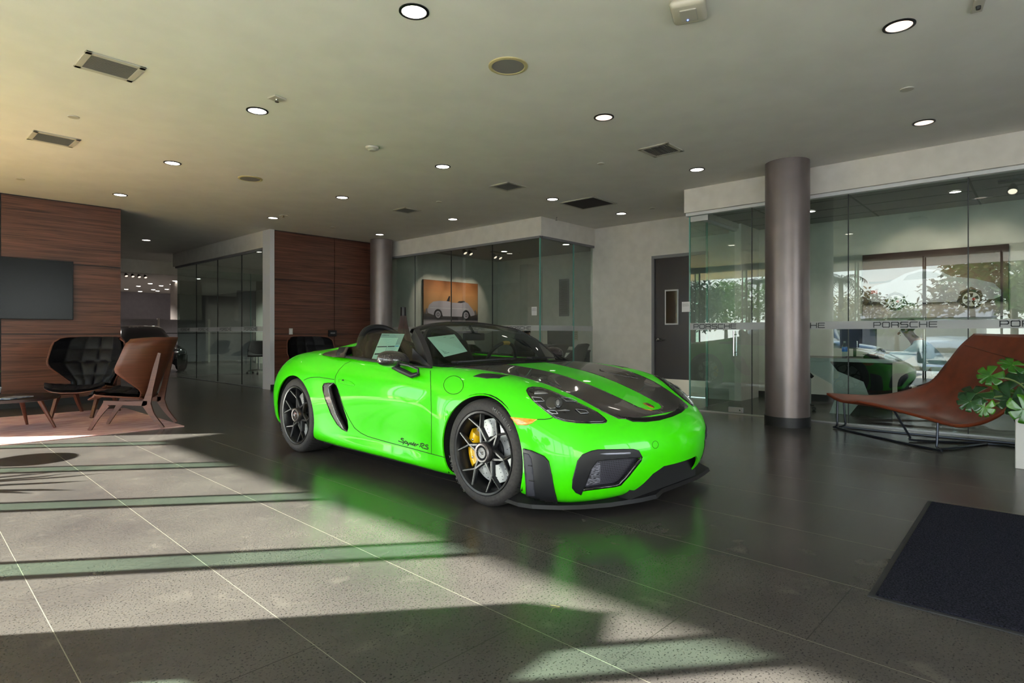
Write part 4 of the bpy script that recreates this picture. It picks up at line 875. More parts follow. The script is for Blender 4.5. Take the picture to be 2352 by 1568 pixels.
# ================= FURNITURE, PLANTS, PEOPLE =================
leather=noise_mat('black_leather',(13,13,16),(20,19,23),40,.5,bump=.15,bscale=300,spec=.16)
walnut=mat('walnut_ply',(110,60,38),.35); _w=wood('walnut_ply2',(84,44,32),(108,60,42)); walnut=_w
def add_quilt(u,v,n,m): return abs(math.sin(PI*u*n))**.45*abs(math.sin(PI*v*m))**.45
def make_armchair(label):
    o=empty('wing_armchair',(0,0,0),0,label,'armchair','quilted leather wing armchairs')
    # forward = +y, up z
    def wid(t): # half width up the back
        pts=[(0,.24),(.12,.27),(.3,.36),(.42,.43),(.55,.455),(.8,.44),(.93,.42),(1,.36)]
        for (a,b),(c,d) in zip(pts[:-1],pts[1:]):
            if t<=c: return b+(d-b)*(t-a)/(c-a)
        return pts[-1][1]
    def bk(u,v,off=0,q=False):
        s=u*2-1; z=.34+.70*v-(.03*abs(s)**4 if v>.9 else 0); w=wid(v); x=w*math.sin(s*1.15)/math.sin(1.15)
        wing=min(1,max(0,(v-.12)/.35)); y=-.20-.26*v+.30*abs(s)**2.4*wing+.05*abs(s)**2
        if q: off=off+.030*add_quilt(u*1.0,v,6,4)
        # offset toward front/centre
        nx=-math.sin(s*1.2)*.55; return Vector((x+nx*off,y+off*.9,z+off*.25))
    mb=MB(); mb.grid(lambda u,v:bk(u,v),28,20); mb.build('back_shell',walnut,o,smooth=True,solid=.014,off=1,fix=False)
    mb=MB(); mb.grid(lambda u,v:bk(.012+u*.976,.012+v*.976,.022,True),72,48); mb.grid(lambda u,v:bk(.012+u*.976,.012+v*.976,.002),24,16,flip=True)
    mb.build('back_cushion',leather,o,smooth=True,angle=70)
    def seat(u,v,off=0,q=False):
        s=u*2-1; w=.27+.09*math.sin(min(1,v*1.25)*PI/2); fr=.40*v; rd=1-.25*max(0,v-.7)/.3*abs(s)**3
        x=w*s; y=-.20+.60*v*rd; z=.335+.045*v+.05*abs(s)**2.5*(.4+.6*v)-(.05*max(0,v-.85)/.15)
        if q: off+=.022*add_quilt(u,v,5,4)
        return Vector((x,y,z+off))
    mb=MB(); mb.grid(lambda u,v:seat(u,v),20,18); mb.build('seat_shell',walnut,o,smooth=True,solid=.014,off=-1,fix=False)
    mb=MB(); mb.grid(lambda u,v:seat(.01+u*.98,.01+v*.98,.028,True),60,44); mb.grid(lambda u,v:seat(.01+u*.98,.01+v*.98,.004),20,16,flip=True); mb.build('seat_cushion',leather,o,smooth=True,angle=70)
    def plank(mb,pts,ws,th):  # pts in yz plane at x
        P=catmull([(0,a,b) for a,b,_ in pts],4); n=len(P); xs=[]
        Wd=[ws[0]+(ws[-1]-ws[0])*0 for _ in P]
        for i in range(n):
            f=i/(n-1)*(len(ws)-1); k=min(int(f),len(ws)-2); Wd[i]=ws[k]+(ws[k+1]-ws[k])*(f-k)
        vs=[]
        for i,p in enumerate(P):
            t=(P[min(i+1,n-1)]-P[max(i-1,0)]).normalized(); nn=Vector((0,-t.z,t.y))
            for sx_,sn in ((-1,-1),(1,-1),(1,1),(-1,1)): vs.append(Vector((pts[0][2]+sx_*th/2,0,0))+p+nn*sn*Wd[i]/2)
        mb.add(vs,[(i*4+j,i*4+(j+1)%4,(i+1)*4+(j+1)%4,(i+1)*4+j) for i in range(n-1) for j in range(4)]+[(3,2,1,0),tuple(range((n-1)*4,n*4))])
    for x in (-.235,.235):
        mb=MB(); plank(mb,[(.34,.0,x),(.25,.16,x),(.17,.285,x)],[.032,.045,.075],.034); mb.build('leg',walnut,o)
        mb=MB(); plank(mb,[(-.40,.0,x),(-.29,.15,x),(-.235,.27,x)],[.032,.05,.085],.034); mb.build('leg',walnut,o)
        mb=MB(); plank(mb,[(.20,.305,x),(0,.295,x),(-.24,.285,x)],[.05,.042,.06],.033); mb.build('side_rail',walnut,o)
        mb=MB(); plank(mb,[(-.225,.25,x),(-.272,.45,x),(-.322,.68,x),(-.365,.86,x)],[.09,.055,.05,.03],.033); mb.build('back_strut',walnut,o)
    return o
ch=make_armchair('wing armchair seen from behind, walnut back, front edge of the pink rug')
ch.location=(2.14,7.93,.0095); ch.rotation_euler=(0,0,R(146-90))
dup(ch,(2.02,9.48,.0095),R(-128-90),'wing armchair with black quilted front against the left wood wall')
dup(ch,(5.78,10.35,0),R(-100-90),'black quilted armchair behind the roadster, under the light switch')
# coffee table
ct=empty('coffee_table',(1.13,8.62,.009),0,'low round dark coffee table with splayed walnut legs on the pink rug','coffee table')
mb=MB(); mb.lathe([(0,.335),(.42,.335),(.45,.342),(.455,.37),(.445,.375),(0,.375)],n=64); mb.build('table_top',mat('dark_top',(26,22,24),.35),ct,smooth=True)
for a in (R(-25),R(60),R(155),R(235)):
    mb=MB(); mb.tube([(.27*math.cos(a),.27*math.sin(a),.336),(.42*math.cos(a),.42*math.sin(a),0)],[.028,.014],12); mb.build('leg',walnut,ct,smooth=True)
o=tag(MB().rbox(-.15,.15,-.11,.11,0,.008,.002).build('magazine',noise_mat('magazine_cover',(40,80,140),(210,214,218),9,.3,stretch=(1,3,1))),'magazine with blue and white cover on the round coffee table','magazine'); o.location=(1.13,8.42,.384); o.rotation_euler=(0,0,R(40))
bowl=tag(MB().lathe([(0,.006),(.06,.006),(.062,0),(.066,0),(.07,.01),(.105,.06),(.118,.12),(.112,.12),(.10,.07),(.06,.02),(0,.02)],n=40).build('plant_bowl',mat('white_ceramic',(214,214,218),.3),smooth=True),'white ceramic bowl holding a small green plant on the coffee table','bowl'); bowl.location=(.93,8.48,.3845)
leafg=noise_mat('leaf_green',(52,104,30),(96,150,40),14,.35); leafd=noise_mat('leaf_dark',(22,62,28),(44,98,40),10,.3); stemm=mat('stem_green',(96,110,60),.5)
def leafquad(mb,p,dr,ln,w,m=0,fold=.2):
    dr=Vector(dr).normalized(); s=dr.cross(Vector((0,0,1))); 
    if s.length<.1: s=Vector((1,0,0))
    s.normalize(); u=s.cross(dr); a=p; b=p+dr*ln*.35; c=p+dr*ln*.7-u*0; d=p+dr*ln-Vector((0,0,ln*.12))
    mb.add([a,b+s*w+u*w*fold,b,b-s*w+u*w*fold,c+s*w*.8+u*w*fold,c,c-s*w*.8+u*w*fold,d],[(0,2,1),(0,3,2),(1,2,5,4),(2,3,6,5),(4,5,7),(5,6,7)],m)
pl=empty('small_plant',(.93,8.48,.47),0,'small leafy green plant growing in the white bowl','plant')
for k in range(5):
    a=2*PI*k/5+.4; mb=MB(); tip=Vector((.11*math.cos(a),.11*math.sin(a),.24+.05*(k%3)))
    mb.tube([(.02*math.cos(a),.02*math.sin(a),-.03),tip*.5+Vector((0,0,.03)),tip],[.006,.005,.003],6,0)
    for j in range(9):
        f=.25+.08*j; p=tip*f; leafquad(mb,p,(math.cos(a+j*2.1),math.sin(a+j*2.1),.7),.075,.017,1)
    mb.build('branch',[stemm,leafg],pl,smooth=False,fix=False)
MB().lathe([(0,.018),(.10,.01),(.105,-.01),(0,-.02)],(0,0,0),20).build('soil',mat('soil',(60,42,32),.9),pl)
# rug
rugm=noise_mat('rug_pink',(186,132,132),(224,184,180),3.5,.9,bump=.5,bscale=140,stretch=(1,5,1),detail=6)
rg=MB(); rg.box(-1.95,1.55,-1.25,1.25,0,.009); o=tag(rg.build('area_rug',rugm),'dusty pink rug under the armchairs and round coffee table','rug'); o.location=(1.03,8.77,.0005); o.rotation_euler=(0,0,R(-1))
# wall screen
t=empty('wall_screen',(1.42,11.2,1.30),0,'large dark flat screen mounted on the left wood wall','television')
MB().rbox(-.80,.80,-.07,-.03,0,.905,.006).build('screen_frame',darkbase,t); MB().box(-.785,.785,-.0715,-.0695,.016,.89).build('screen_panel',mat('screen_panel',(9,10,13),.22,0,0,spec=.2),t); MB().box(-.2,.2,-.03,0,.25,.65).build('wall_bracket',darkbase,t)
# light switch + thermostat on second wood wall
px,py=668,762; v=dirp(px); d=11.2/v[1]; o=empty('light_switch',(v[0]*d,11.2,H-(py-YH)*d/F-.05),0,'white rocker light switch on the second wood wall','light switch'); MB().rbox(-.038,.038,-.008,0,0,.12,.003).build('plate',mat('switch_white',(190,188,184),.4),o); MB().rbox(-.015,.015,-.013,-.006,.03,.09,.002).build('rocker',mat('rocker_white',(205,203,200),.4),o)
px,py=762,766; v=dirp(px); d=11.2/v[1]; o=empty('control_box',(v[0]*d,11.2,H-(py-YH)*d/F-.06),0,'small black control box on the second wood wall','control box'); MB().rbox(-.09,.09,-.05,0,0,.13,.006).build('case',black_sat,o); MB().box(-.06,.05,-.052,-.05,.055,.09).build('display',mat('display_grey',(110,108,110),.5),o)
# floor lamp (wooden chimney)
o=empty('floor_lamp',(7.28,9.5,0),0,'tall slatted wooden floor lamp with a narrow neck, behind the roadster','floor lamp')
lw=mat('lamp_wood',(72,44,38),.5)
MB().lathe([(.058,1.40),(.055,1.62),(.05,1.62),(.052,1.40)],n=24).build('neck',mat('neck_black',(30,22,24),.4),o,smooth=True)
mb=MB()
for k in range(22):
    a=2*PI*k/22; mb.tube([(.055*math.cos(a),.055*math.sin(a),1.45),(.075*math.cos(a),.075*math.sin(a),1.3),(.16*math.cos(a),.16*math.sin(a),.9),(.19*math.cos(a),.19*math.sin(a),.6)],[.007,.009,.016,.018],4)
lv=mb.build('lamp_shade',lw,o); MB().lathe([(0,0),(.15,0),(.15,.015),(.012,.02),(.012,1.4),(0,1.4)],n=24).build('pole',darkbase,o,smooth=True)
# posters
def polyY(mb,pts,y,m): mb.add([Vector((a,y,b)) for a,b in pts],[tuple(range(len(pts)))],m)
frame_=empty('roadster_poster',(10.05,11.175,1.38),0,'poster of a silver open roadster lit from above, on the back office wall','poster')
MB().box(-.92,.92,-.045,0,-.28,1.03).build('canvas',mat('canvas_edge',(40,26,20),.7),frame_)
bgm=mat('poster_gradient',(170,120,80),.6); nt,N,L,b=nodes(bgm); tc=N.new('ShaderNodeTexCoord'); sx=N.new('ShaderNodeSeparateXYZ'); L.new(tc.outputs['Object'],sx.inputs[0]); r=N.new('ShaderNodeValToRGB')
mr=N.new('ShaderNodeMapRange'); mr.inputs['From Min'].default_value=-.28; mr.inputs['From Max'].default_value=1.03; L.new(sx.outputs['Z'],mr.inputs[0]); L.new(mr.outputs[0],r.inputs[0])
e=r.color_ramp.elements; e[0].position=0; e[0].color=srgb((150,140,160)); e[1].position=1; e[1].color=srgb((150,84,42))
for p,c in ((.22,(176,160,170)),(.27,(30,28,40)),(.36,(70,60,60)),(.46,(180,134,88)),(.75,(196,132,84))): q=e.new(p); q.color=srgb(c)
L.new(r.outputs[0],b.inputs['Base Color'])
mb=MB(); polyY(mb,[(-.915,-.275),(.915,-.275),(.915,1.025),(-.915,1.025)],-.0455,0)
bodyp=[(-.78,.22),(-.80,.30),(-.74,.42),(-.62,.50),(-.42,.53),(-.16,.53),(.0,.50),(.30,.50),(.45,.54),(.56,.50),(.72,.36),(.80,.26),(.80,.20),(.66,.17),(.60,.27),(.50,.32),(.40,.27),(.34,.15),(-.30,.15),(-.36,.27),(-.46,.33),(-.56,.27),(-.60,.17)]
polyY(mb,bodyp,-.047,1); polyY(mb,[(-.18,.53),(-.10,.66),(-.06,.66),(-.08,.53)],-.0475,2); polyY(mb,[(.18,.51),(.24,.545),(.42,.56),(.46,.53),(.3,.5)],-.0475,2)
def pc(x,z,r,m,y): polyY(mb,[(x+r*math.cos(2*PI*k/24),z+r*math.sin(2*PI*k/24)) for k in range(24)],y,m)
for x in (-.46,.49): pc(x,.19,.135,2,-.0476); pc(x,.19,.085,1,-.0480); pc(x,.19,.055,3,-.0484); pc(x,.19,.02,1,-.0488)
polyY(mb,[(-.86,.20),(-.80,.20),(-.80,.33),(-.84,.33)],-.0476,3); polyY(mb,[(.80,.20),(.86,.22),(.84,.33),(.80,.33)],-.0476,3)
polyY(mb,[(-.72,.36),(.6,.36),(.6,.345),(-.72,.345)],-.0479,4)
mb.build('print',[bgm,mat('print_silver',(168,156,170),.5),mat('print_dark',(16,15,22),.6),mat('print_mid',(110,102,112),.5),mat('print_soft',(196,186,196),.5)],frame_,fix=False)
# silver coupe poster on the office east wall (X=10.4), seen facing -X ; local y to the left of picture
P2=empty('coupe_poster',(10.375,1.22,1.32),0,'wide poster of a silver coupe on the office wall behind the glass','poster')
MB().box(-.045,0,-.86,.86,0,.975).build('canvas',mat('canvas_edge2',(50,34,36),.7),P2)
bg2=mat('poster2_gradient',(120,90,90),.6); nt,N,L,b=nodes(bg2); tc=N.new('ShaderNodeTexCoord'); sx=N.new('ShaderNodeSeparateXYZ'); L.new(tc.outputs['Object'],sx.inputs[0]); r=N.new('ShaderNodeValToRGB'); L.new(sx.outputs['Z'],r.inputs[0]); e=r.color_ramp.elements
e[0].position=0; e[0].color=srgb((176,164,170)); e[1].position=1; e[1].color=srgb((62,38,36))
for p,c in ((.16,(176,160,160)),(.21,(30,28,40)),(.30,(66,58,64)),(.5,(140,110,100)),(.85,(70,44,40))): q=e.new(p); q.color=srgb(c)
L.new(r.outputs[0],b.inputs['Base Color'])
mb=MB()
def PX(pts,x,m): mb.add([Vector((x,-a,c)) for a,c in pts],[tuple(range(len(pts)))],m)
PX([(-.855,.005),(.855,.005),(.855,.97),(-.855,.97)],-.0455,0)
cb=[(-.74,.26),(-.76,.34),(-.74,.46),(-.70,.50),(-.52,.54),(-.30,.66),(-.12,.71),(.06,.69),(.24,.58),(.50,.53),(.70,.46),(.78,.36),(.78,.28),(.70,.24),(.60,.24),(.57,.36),(.46,.42),(.34,.36),(.30,.22),(-.28,.22),(-.32,.34),(-.43,.40),(-.54,.34),(-.58,.24)]
PX(cb,-.047,1); PX([(-.34,.555),(-.28,.63),(-.12,.675),(.04,.66),(.18,.575)],-.0475,2); PX([(-.76,.52),(-.78,.56),(-.56,.56),(-.46,.585),(-.50,.54)],-.0476,3)
def pcx(y,z,r,m,x): PX([(y+r*math.cos(2*PI*k/24),z+r*math.sin(2*PI*k/24)) for k in range(24)],x,m)
for y in (-.43,.46):
    pcx(y,.25,.135,3,-.0476); pcx(y,.25,.098,4,-.048)
    for k in range(5):
        a=2*PI*k/5+.3; PX([(y+.03*math.cos(a-.5),.25+.03*math.sin(a-.5)),(y+.085*math.cos(a-.28),.25+.085*math.sin(a-.28)),(y+.085*math.cos(a+.28),.25+.085*math.sin(a+.28)),(y+.03*math.cos(a+.5),.25+.03*math.sin(a+.5))],-.0483,3)
    pcx(y+.03,.25,.02,5,-.0486)
PX([(-.75,.38),(-.66,.38),(-.66,.43),(-.74,.43)],-.0478,5); PX([(.66,.42),(.76,.37),(.76,.34),(.68,.38)],-.0478,4)
mb.build('print',[bg2,mat('print2_silver',(176,170,180),.45),mat('print2_glass',(120,120,128),.4),MATS['print_dark'],mat('print2_rim',(200,196,198),.4),mat('print2_red',(170,36,26),.4)],P2,fix=False)
# notice frame & calendar in back office, paper notes on glass
o=empty('notice_board',(11.8,0,1.5),0,'tall framed notice sheet on the back office side wall','notice'); v=dirp(1296); d=11.8/v[0]; o.location=(11.8,v[1]*d,1.53)
MB().box(-.02,0,-.15,.15,0,.93).build('backing',mat('notice_grey',(120,114,118),.5),o); mb=MB()
for k in range(40): mb.box(-.022,-.02,-.12,.12-.03*((k*37)%5)/2,.06+k*.0205,.068+k*.0205)
mb.build('printing',mat('notice_text',(50,48,52),.7),o)
o=empty('wall_calendar',(11.8,0,1.0),0,'cream wall calendar low on the back office wall','calendar'); v=dirp(1319); d=11.8/v[0]; o.location=(11.8,v[1]*d,.93)
MB().box(-.012,0,-.11,.11,0,.26).build('calendar_sheet',mat('cream',(190,180,160),.7),o); mb=MB()
for i in range(5):
    for j in range(4): mb.box(-.014,-.012,-.08+i*.038,-.065+i*.038,.04+j*.05,.055+j*.05)
mb.build('printing',MATS['notice_text'],o)
def note(loc,w_,h_,ax,label,l1,l2,two=False):
    o=empty('paper_note',loc,0,label,'paper note')
    if ax=='x': T=lambda a,c,e: Vector((-e,-a,c))
    MBo=MB(); MBo.add([T(-w_/2,0,.001),T(w_/2,0,.001),T(w_/2,h_,.001),T(-w_/2,h_,.001)],[(0,1,2,3)]); MBo.build('sheet',mat('note_white',(206,204,206),.7),o,solid=.0008,fix=False)
    mb=MB(); 
    for s_,zz_ in ((l1,.72),(l2,.56)): textmesh(s_,h_*.125,mb,lambda c:T(c.x-w_*.42,h_*zz_+c.y,.0025),align='LEFT')
    mb.build('printing',darkbase,o,fix=False)
    return o
def on_X(px,py,X): v=dirp(px); d=X/v[0]; return Vector((X,v[1]*d,H-(py-YH)*d/F))
note(on_X(1575.5,716,7.947),.125,.145,'x','white square note reading finance and insurance on the near glass office','FINANCE &','INSURANCE')
note(on_X(1227,724,7.967),.12,.15,'x','small white note on the back office glass, above the faded band','FINANCE &','INSURANCE')
# glass door of office 1: handle & patch lock
o=empty('glass_door_handle',on_X(1688,817,7.95),0,'vertical steel pull handle on the near glass office door','door handle')
for sg in (-1,1):
    mb=MB(); mb.tube([(sg*.05+.006,0,0),(sg*.05+.006,0,.34)],.011,10); mb.tube([(0.006,0,.05),(sg*.05+.006,0,.05)],.008,8); mb.tube([(0.006,0,.29),(sg*.05+.006,0,.29)],.008,8); mb.build('grip',chrome,o,smooth=True)
o=empty('door_patch_lock',on_X(1690,947,7.948),0,'steel patch lock at the foot of the near glass door','lock'); MB().rbox(-.008,.03,-.10,.10,0,.07,.003).build('patch_plate',alu,o); MB().lathe([(0,-.012),(.012,-.012),(.012,0)],(-.0,-.06,.035),12,M=Matrix.Rotation(PI/2,3,'Y')).build('lock_cylinder',chrome,o)
o=empty('glass_clamp',Vector((7.953,3.62,2.68)),0,'steel top clamp at the corner of the near glass office','clamp'); MB().rbox(-.012,.03,-.13,.13,0,.075,.003).build('clamp_plate',alu,o)
# ---------- office chairs ----------
fabric=mat('black_fabric',(15,14,16),.8)
def office_chair(label,high=.40,mat_=None):
    o=empty('office_chair',(0,0,0),0,label,'office chair','dark office chairs on casters')
    def sh(u,v):
        s=u*2-1
        if v<.45:
            f=v/.45; y=.25-.45*f; z=.47+.02*f+.10*abs(s)**3*(f**.5)*1.4; x=s*(.26+.03*f)
        else:
            f=(v-.45)/.55; y=-.20-.12*f+.20*abs(s)**2.4*(1-f*.7); z=.49+.10*abs(s)**3*1.4*(1-f)+high*f*(1-.08*abs(s)**3); x=s*(.29-.05*f*f)
        return Vector((x,y,z))
    MB().grid(sh,20,28).build('seat_shell',mat_ or fabric,o,smooth=True,solid=.045,fix=False)
    MB().tube([(0,0,.08),(0,0,.46)],[.026,.022],12).build('gas_post',chrome,o,smooth=True)
    for k in range(5):
        a=2*PI*k/5+.3; c,s=math.cos(a),math.sin(a); b_=MB().tube([(0,0,.11),(.15*c,.15*s,.10),(.30*c,.30*s,.075)],[.02,.016,.011],8).build('base_arm',chrome,o,smooth=True)
        MB().tube([(.30*c-.022*s,.30*s+.022*c,.027),(.30*c+.022*s,.30*s-.022*c,.027)],.027,12).build('caster',darkbase,b_,smooth=True)
    return o
oc=office_chair('black swivel chair at the near office desk, right of the big column'); oc.location=(9.0,2.72,0); oc.rotation_euler=(0,0,R(-160))
dup(oc,(9.45,6.93,0),R(10),'high backed dark chair by the back office corner glass')
dup(oc,(8.78,6.95,0),R(-10),'dark chair close to the glass beside the screens in the back office')
dup(oc,(7.35,16.0,0),R(150),'dark swivel chair in the left glass room, leftmost one')
dup(oc,(7.3,14.2,0),R(170),'dark swivel chair in the left glass room, middle one')
dup(oc,(6.35,12.3,0),R(100),'dark swivel chair in the left glass room, beside the white post')
# ---------- desks ----------
dtop=mat('desk_top_grey',(84,78,74),.4); dwh=mat('desk_white',(176,178,176),.4)
dk_=empty('office_desk',(9.35,2.15,0),0,'office desk with pale edge and curved side panel behind the near glass','desk')
MB().rbox(-.45,.45,-.70,.75,.715,.755,.006).build('desktop',dtop,dk_); MB().rbox(-.456,-.450,-.70,.75,.71,.757,.001).build('edge_band',dwh,dk_)
mb=MB(); mb.prism([(-.68,.0),(-.2,.0),(-.28,.12),(-.42,.28),(-.36,.45),(-.05,.58),(.05,.715),(-.68,.715)],-.40,-.36,'x'); mb.build('curved_panel',fabric,dk_)
mb=MB(); mb.prism([(-.2,0),(.05,0),(-.02,.2),(.02,.4),(.3,.56),(.35,.715),(.05,.715),(-.05,.58),(-.36,.45),(-.42,.28),(-.28,.12)],-.41,-.37,'x'); mb.box(-.38,.4,.5,.54,0,.715); mb.build('white_panel',dwh,dk_)
scr=mat('screen_blue_grey',(52,56,84),.2)
o=empty('computer_monitor',(9.55,2.02,.755),R(90),'dark computer monitor on the near office desk','monitor'); MB().rbox(-.27,.27,-.02,.02,.12,.48,.006).build('monitor_case',darkbase,o); MB().box(-.255,.255,.0195,.0215,.135,.465).build('screen',scr,o); MB().tube([(0,0,.0),(0,0,.14)],.02,8).build('stand',darkbase,o); MB().rbox(-.1,.1,-.08,.08,0,.01,.003).build('foot',darkbase,o)
o=empty('water_bottle',(9.02,2.03,.755),0,'clear plastic water bottle with a blue label on the near office desk','bottle'); MB().lathe([(0,0),(.03,0),(.033,.01),(.031,.09),(.033,.13),(.028,.17),(.012,.2),(.012,.215),(0,.215)],n=20).build('bottle_body',glass_mat('bottle_plastic',(.75,.8,.85),2.5),o,smooth=True); MB().lathe([(.0335,.09),(.0345,.1),(.0345,.15),(.0335,.155)],n=20).build('label_band',mat('bottle_blue',(40,110,200),.4),o,smooth=True); MB().lathe([(0,.235),(.014,.235),(.014,.21),(.012,.21)],n=16).build('cap',dwh,o)
o=empty('desk_phone',(9.25,1.72,.755),R(70),'black desk phone with a raised handset on the near office desk','phone'); mb=MB(); mb.prism([(-.1,0),(.1,0),(.1,.03),(-.1,.10)],-.09,.09,'x'); mb.build('phone_base',darkbase,o); MB().tube([(-.07,-.08,.10),(-.075,0,.135),(-.07,.06,.10)],[.022,.014,.022],8).build('handset',darkbase,o,smooth=True); MB().add([Vector(p) for p in ((0,-.05,.088),(.07,-.05,.088),(.07,.03,.060),(0,.03,.060))],[(0,1,2,3)]).build('phone_screen',dwh,o)
dtd=mat('desk_top_dark',(38,30,32),.4)
for px,X,lab in ((1284,9.68,'left upright screen seen edge on, back office desk'),(1292,9.95,'slim screen seen edge on, right of the other in the back office')):
    o=empty('computer_monitor',(X,7.5,.741),R(58),lab,'monitor'); MB().rbox(-.02,.02,-.2,.2,.08,.44,.005).build('monitor_case',darkbase,o); MB().tube([(0,0,0),(0,0,.1)],.02,8).build('stand',darkbase,o); MB().rbox(-.08,.08,-.1,.1,0,.01,.003).build('foot',darkbase,o)
o=empty('desk_phone',(9.36,7.5,.741),R(120),'dark desk phone beside the seated person in the back office','phone'); mb=MB(); mb.prism([(-.1,0),(.1,0),(.1,.03),(-.1,.14)],-.09,.09,'x'); mb.build('phone_base',darkbase,o); MB().tube([(-.07,-.08,.14),(-.075,0,.17),(-.07,.06,.14)],[.022,.014,.022],8).build('handset',darkbase,o,smooth=True)
o=empty('office_desk',(9.45,7.5,0),0,'dark desk holding the screens in the back office, before the seated person','desk'); MB().rbox(-.75,1.2,-.2,.28,.70,.74,.006).build('desktop',dtd,o)
for x in (-.7,1.15): MB().box(x-.02,x+.02,-.18,.26,0,.70).build('leg',darkbase,o)
# left glass room table
o=empty('meeting_table',(8.3,15.2,0),0,'dark table in the left glass room','table'); MB().lathe([(0,.72),(.6,.72),(.6,.75),(0,.75)],n=40).build('table_top',darkbase,o); MB().tube([(0,0,.01),(0,0,.72)],.05,10).build('post',darkbase,o); MB().lathe([(0,0),(.3,0),(.28,.02),(0,.03)],n=30).build('foot',darkbase,o)
# bicycle wheel / bicycle leaning in the left glass room
o=empty('bicycle',(8.9,13.6,0),R(62),'thin grey bicycle standing in the left glass room','bicycle')
gm=mat('bike_grey',(120,120,120),.4)
for x in (-.52,.52):
    mb=MB(); mb.tube([(x+.34*math.cos(2*PI*k/40),0,.345+.34*math.sin(2*PI*k/40)) for k in range(40)],.010,6,closed=True)
    for k in range(14): mb.tube([(x,0,.345),(x+.335*math.cos(2*PI*k/14),0,.345+.335*math.sin(2*PI*k/14))],.0025,4)
    mb.build('wheel',gm,o)
mb=MB(); A=(-.52,0,.345);B=(-.05,0,.30);Cc=(-.2,0,.82);D=(.36,0,.80);E=(.52,0,.345)
for a,b_ in ((A,B),(A,Cc),(B,Cc),(B,D),(Cc,D),(D,E)): mb.tube([a,b_],.014,6)
mb.build('bike_frame',gm,o); MB().rbox(-.32,-.1,-.05,.05,.86,.9,.01).build('saddle',darkbase,o); MB().tube([(.34,-.22,.95),(.34,0,.92),(.34,.22,.95)],.012,6).build('handlebar',darkbase,o)
# low partitions in far showroom
for k in range(4):
    x0=5.6+k*1.75; o=empty('cubicle_partition',(x0,24.0,0),0,'low pale cubicle panel %s in the far showroom'%('with white post, leftmost','second from the left','third from the left','fourth from the left')[k] if False else ['leftmost low pale cubicle panel in the far showroom','low pale cubicle panel, second from the left, far showroom','low pale cubicle panel, third from the left, far showroom','rightmost low pale cubicle panel in the far showroom'][k],'partition')
    MB().box(0,1.68,-.03,.03,.05,1.62).build('panel',farw,o); MB().box(1.68,1.75,-.05,.05,0,1.66).build('post',white,o); MB().box(0,1.68,-.035,-.03,1.10,1.13).build('rail',darkbase,o)
# track spots
def track(loc,rz,label,n=2):
    o=empty('track_spotlight',loc,rz,label,'track light'); MB().box(-.18*n/2-.05,.18*n/2+.05,-.06,.06,-.02,0).build('track_plate',mat('track_grey',(70,68,70),.5),o)
    for k in range(n):
        x=(k-(n-1)/2)*.2; M=Matrix.Translation((x,.03,-.10))@Matrix.Rotation(R(-38),4,'X')
        h=MB().lathe([(0,.07),(.03,.06),(.05,0),(.055,-.05),(.045,-.05),(.04,0),(0,.01)],n=20,M=None); h.v=[tuple(M@Vector(p)) for p in h.v]; hd_=h.build('lamp_head',mat('spot_grey',(120,116,114),.35,.4),o,smooth=True)
        q=MB().lathe([(0,-.044),(.042,-.044)],n=18); q.v=[tuple(M@Vector(p)) for p in q.v]; q.build('bulb',MATS['lamp_reflector_warm'],hd_)
    return o
track((9.45,9.9,3.08),R(5),'pair of track spots left of the other pair in the back office'); track((10.45,9.9,3.08),R(5),'pair of track spots right of the other pair in the back office')
track((9.0,.18,2.88),R(-90),'pair of angled spots on the near office ceiling, top right')
track((6.2,22.5,CH),R(10),'long row of tiny track spots in the far showroom',4)
for x in (9.35,9.75,10.3,10.7): spot((x,10.15,2.95),(x+.05,11.2,1.9),26,52)
for y in (.55,1.3): spot((9.3,y,2.8),(10.4,y+.1,1.9),16,70)
# ---------- chaise longue ----------
brown=noise_mat('brown_leather',(112,48,26),(130,58,32),8,.42,bump=.12,bscale=260)
cl=empty('chaise_longue',(7.1,.8,0),0,'cognac leather chaise longue on a thin steel frame beside the glass','lounge chair')
far=[(7.60,1.90,.385),(7.62,1.62,.385),(7.62,1.40,.395),(7.60,1.17,.45),(7.58,.905,.57),(7.56,.773,.746),(7.54,.638,.956),(7.50,.52,1.085)]
near=[(7.22,1.50,.365),(7.12,1.32,.35),(7.0,1.12,.325),(6.83,.85,.285),(6.68,.55,.255),(6.56,.28,.40),(6.50,.02,.76),(6.52,-.12,1.085)]
FA=catmull(far,5); NE=catmull(near,5)
def cf_(u,v):
    k=v*(len(FA)-1); i=min(int(k),len(FA)-2); f=k-i; a=FA[i].lerp(FA[i+1],f); b_=NE[i].lerp(NE[i+1],f); p=a.lerp(b_,u); 
    sag=math.sin(PI*u)*(.045+.07*math.exp(-((v-.62)/.16)**2)); p.z-=sag*(1 if v<.75 else .2); 
    if v>.55: p.y-=sag*.9*(v-.55)/.45
    return p-Vector((7.1,.8,0))
MB().grid(cf_,26,44).build('seat_shell',brown,cl,smooth=True,solid=.028,fix=False,off=0)
sm=MB(); 
pts=[cf_(u/20,.875)+Vector((-.012,.010,.006)) for u in range(1,20)]; sm.tube(pts,.0035,5); pts=[cf_(.05+.52*k/12,.50+.02*k/12)+Vector((0,0,.016)) for k in range(13)]; 
sm.build('seam',mat('seam_brown',(90,38,20),.6),cl)
steel=mat('dark_steel',(56,60,70),.3,.7)
o_=Vector((7.1,.8,0)); T_=lambda L_: [Vector(p)-o_ for p in L_]
MB().tube(catmull(T_([(7.50,1.76,.36),(7.497,1.762,.06),(7.47,1.73,.012),(6.72,.78,.012),(6.69,.745,.05),(6.72,.74,.26)]),6),.011,8).build('side_frame',steel,cl,smooth=True)
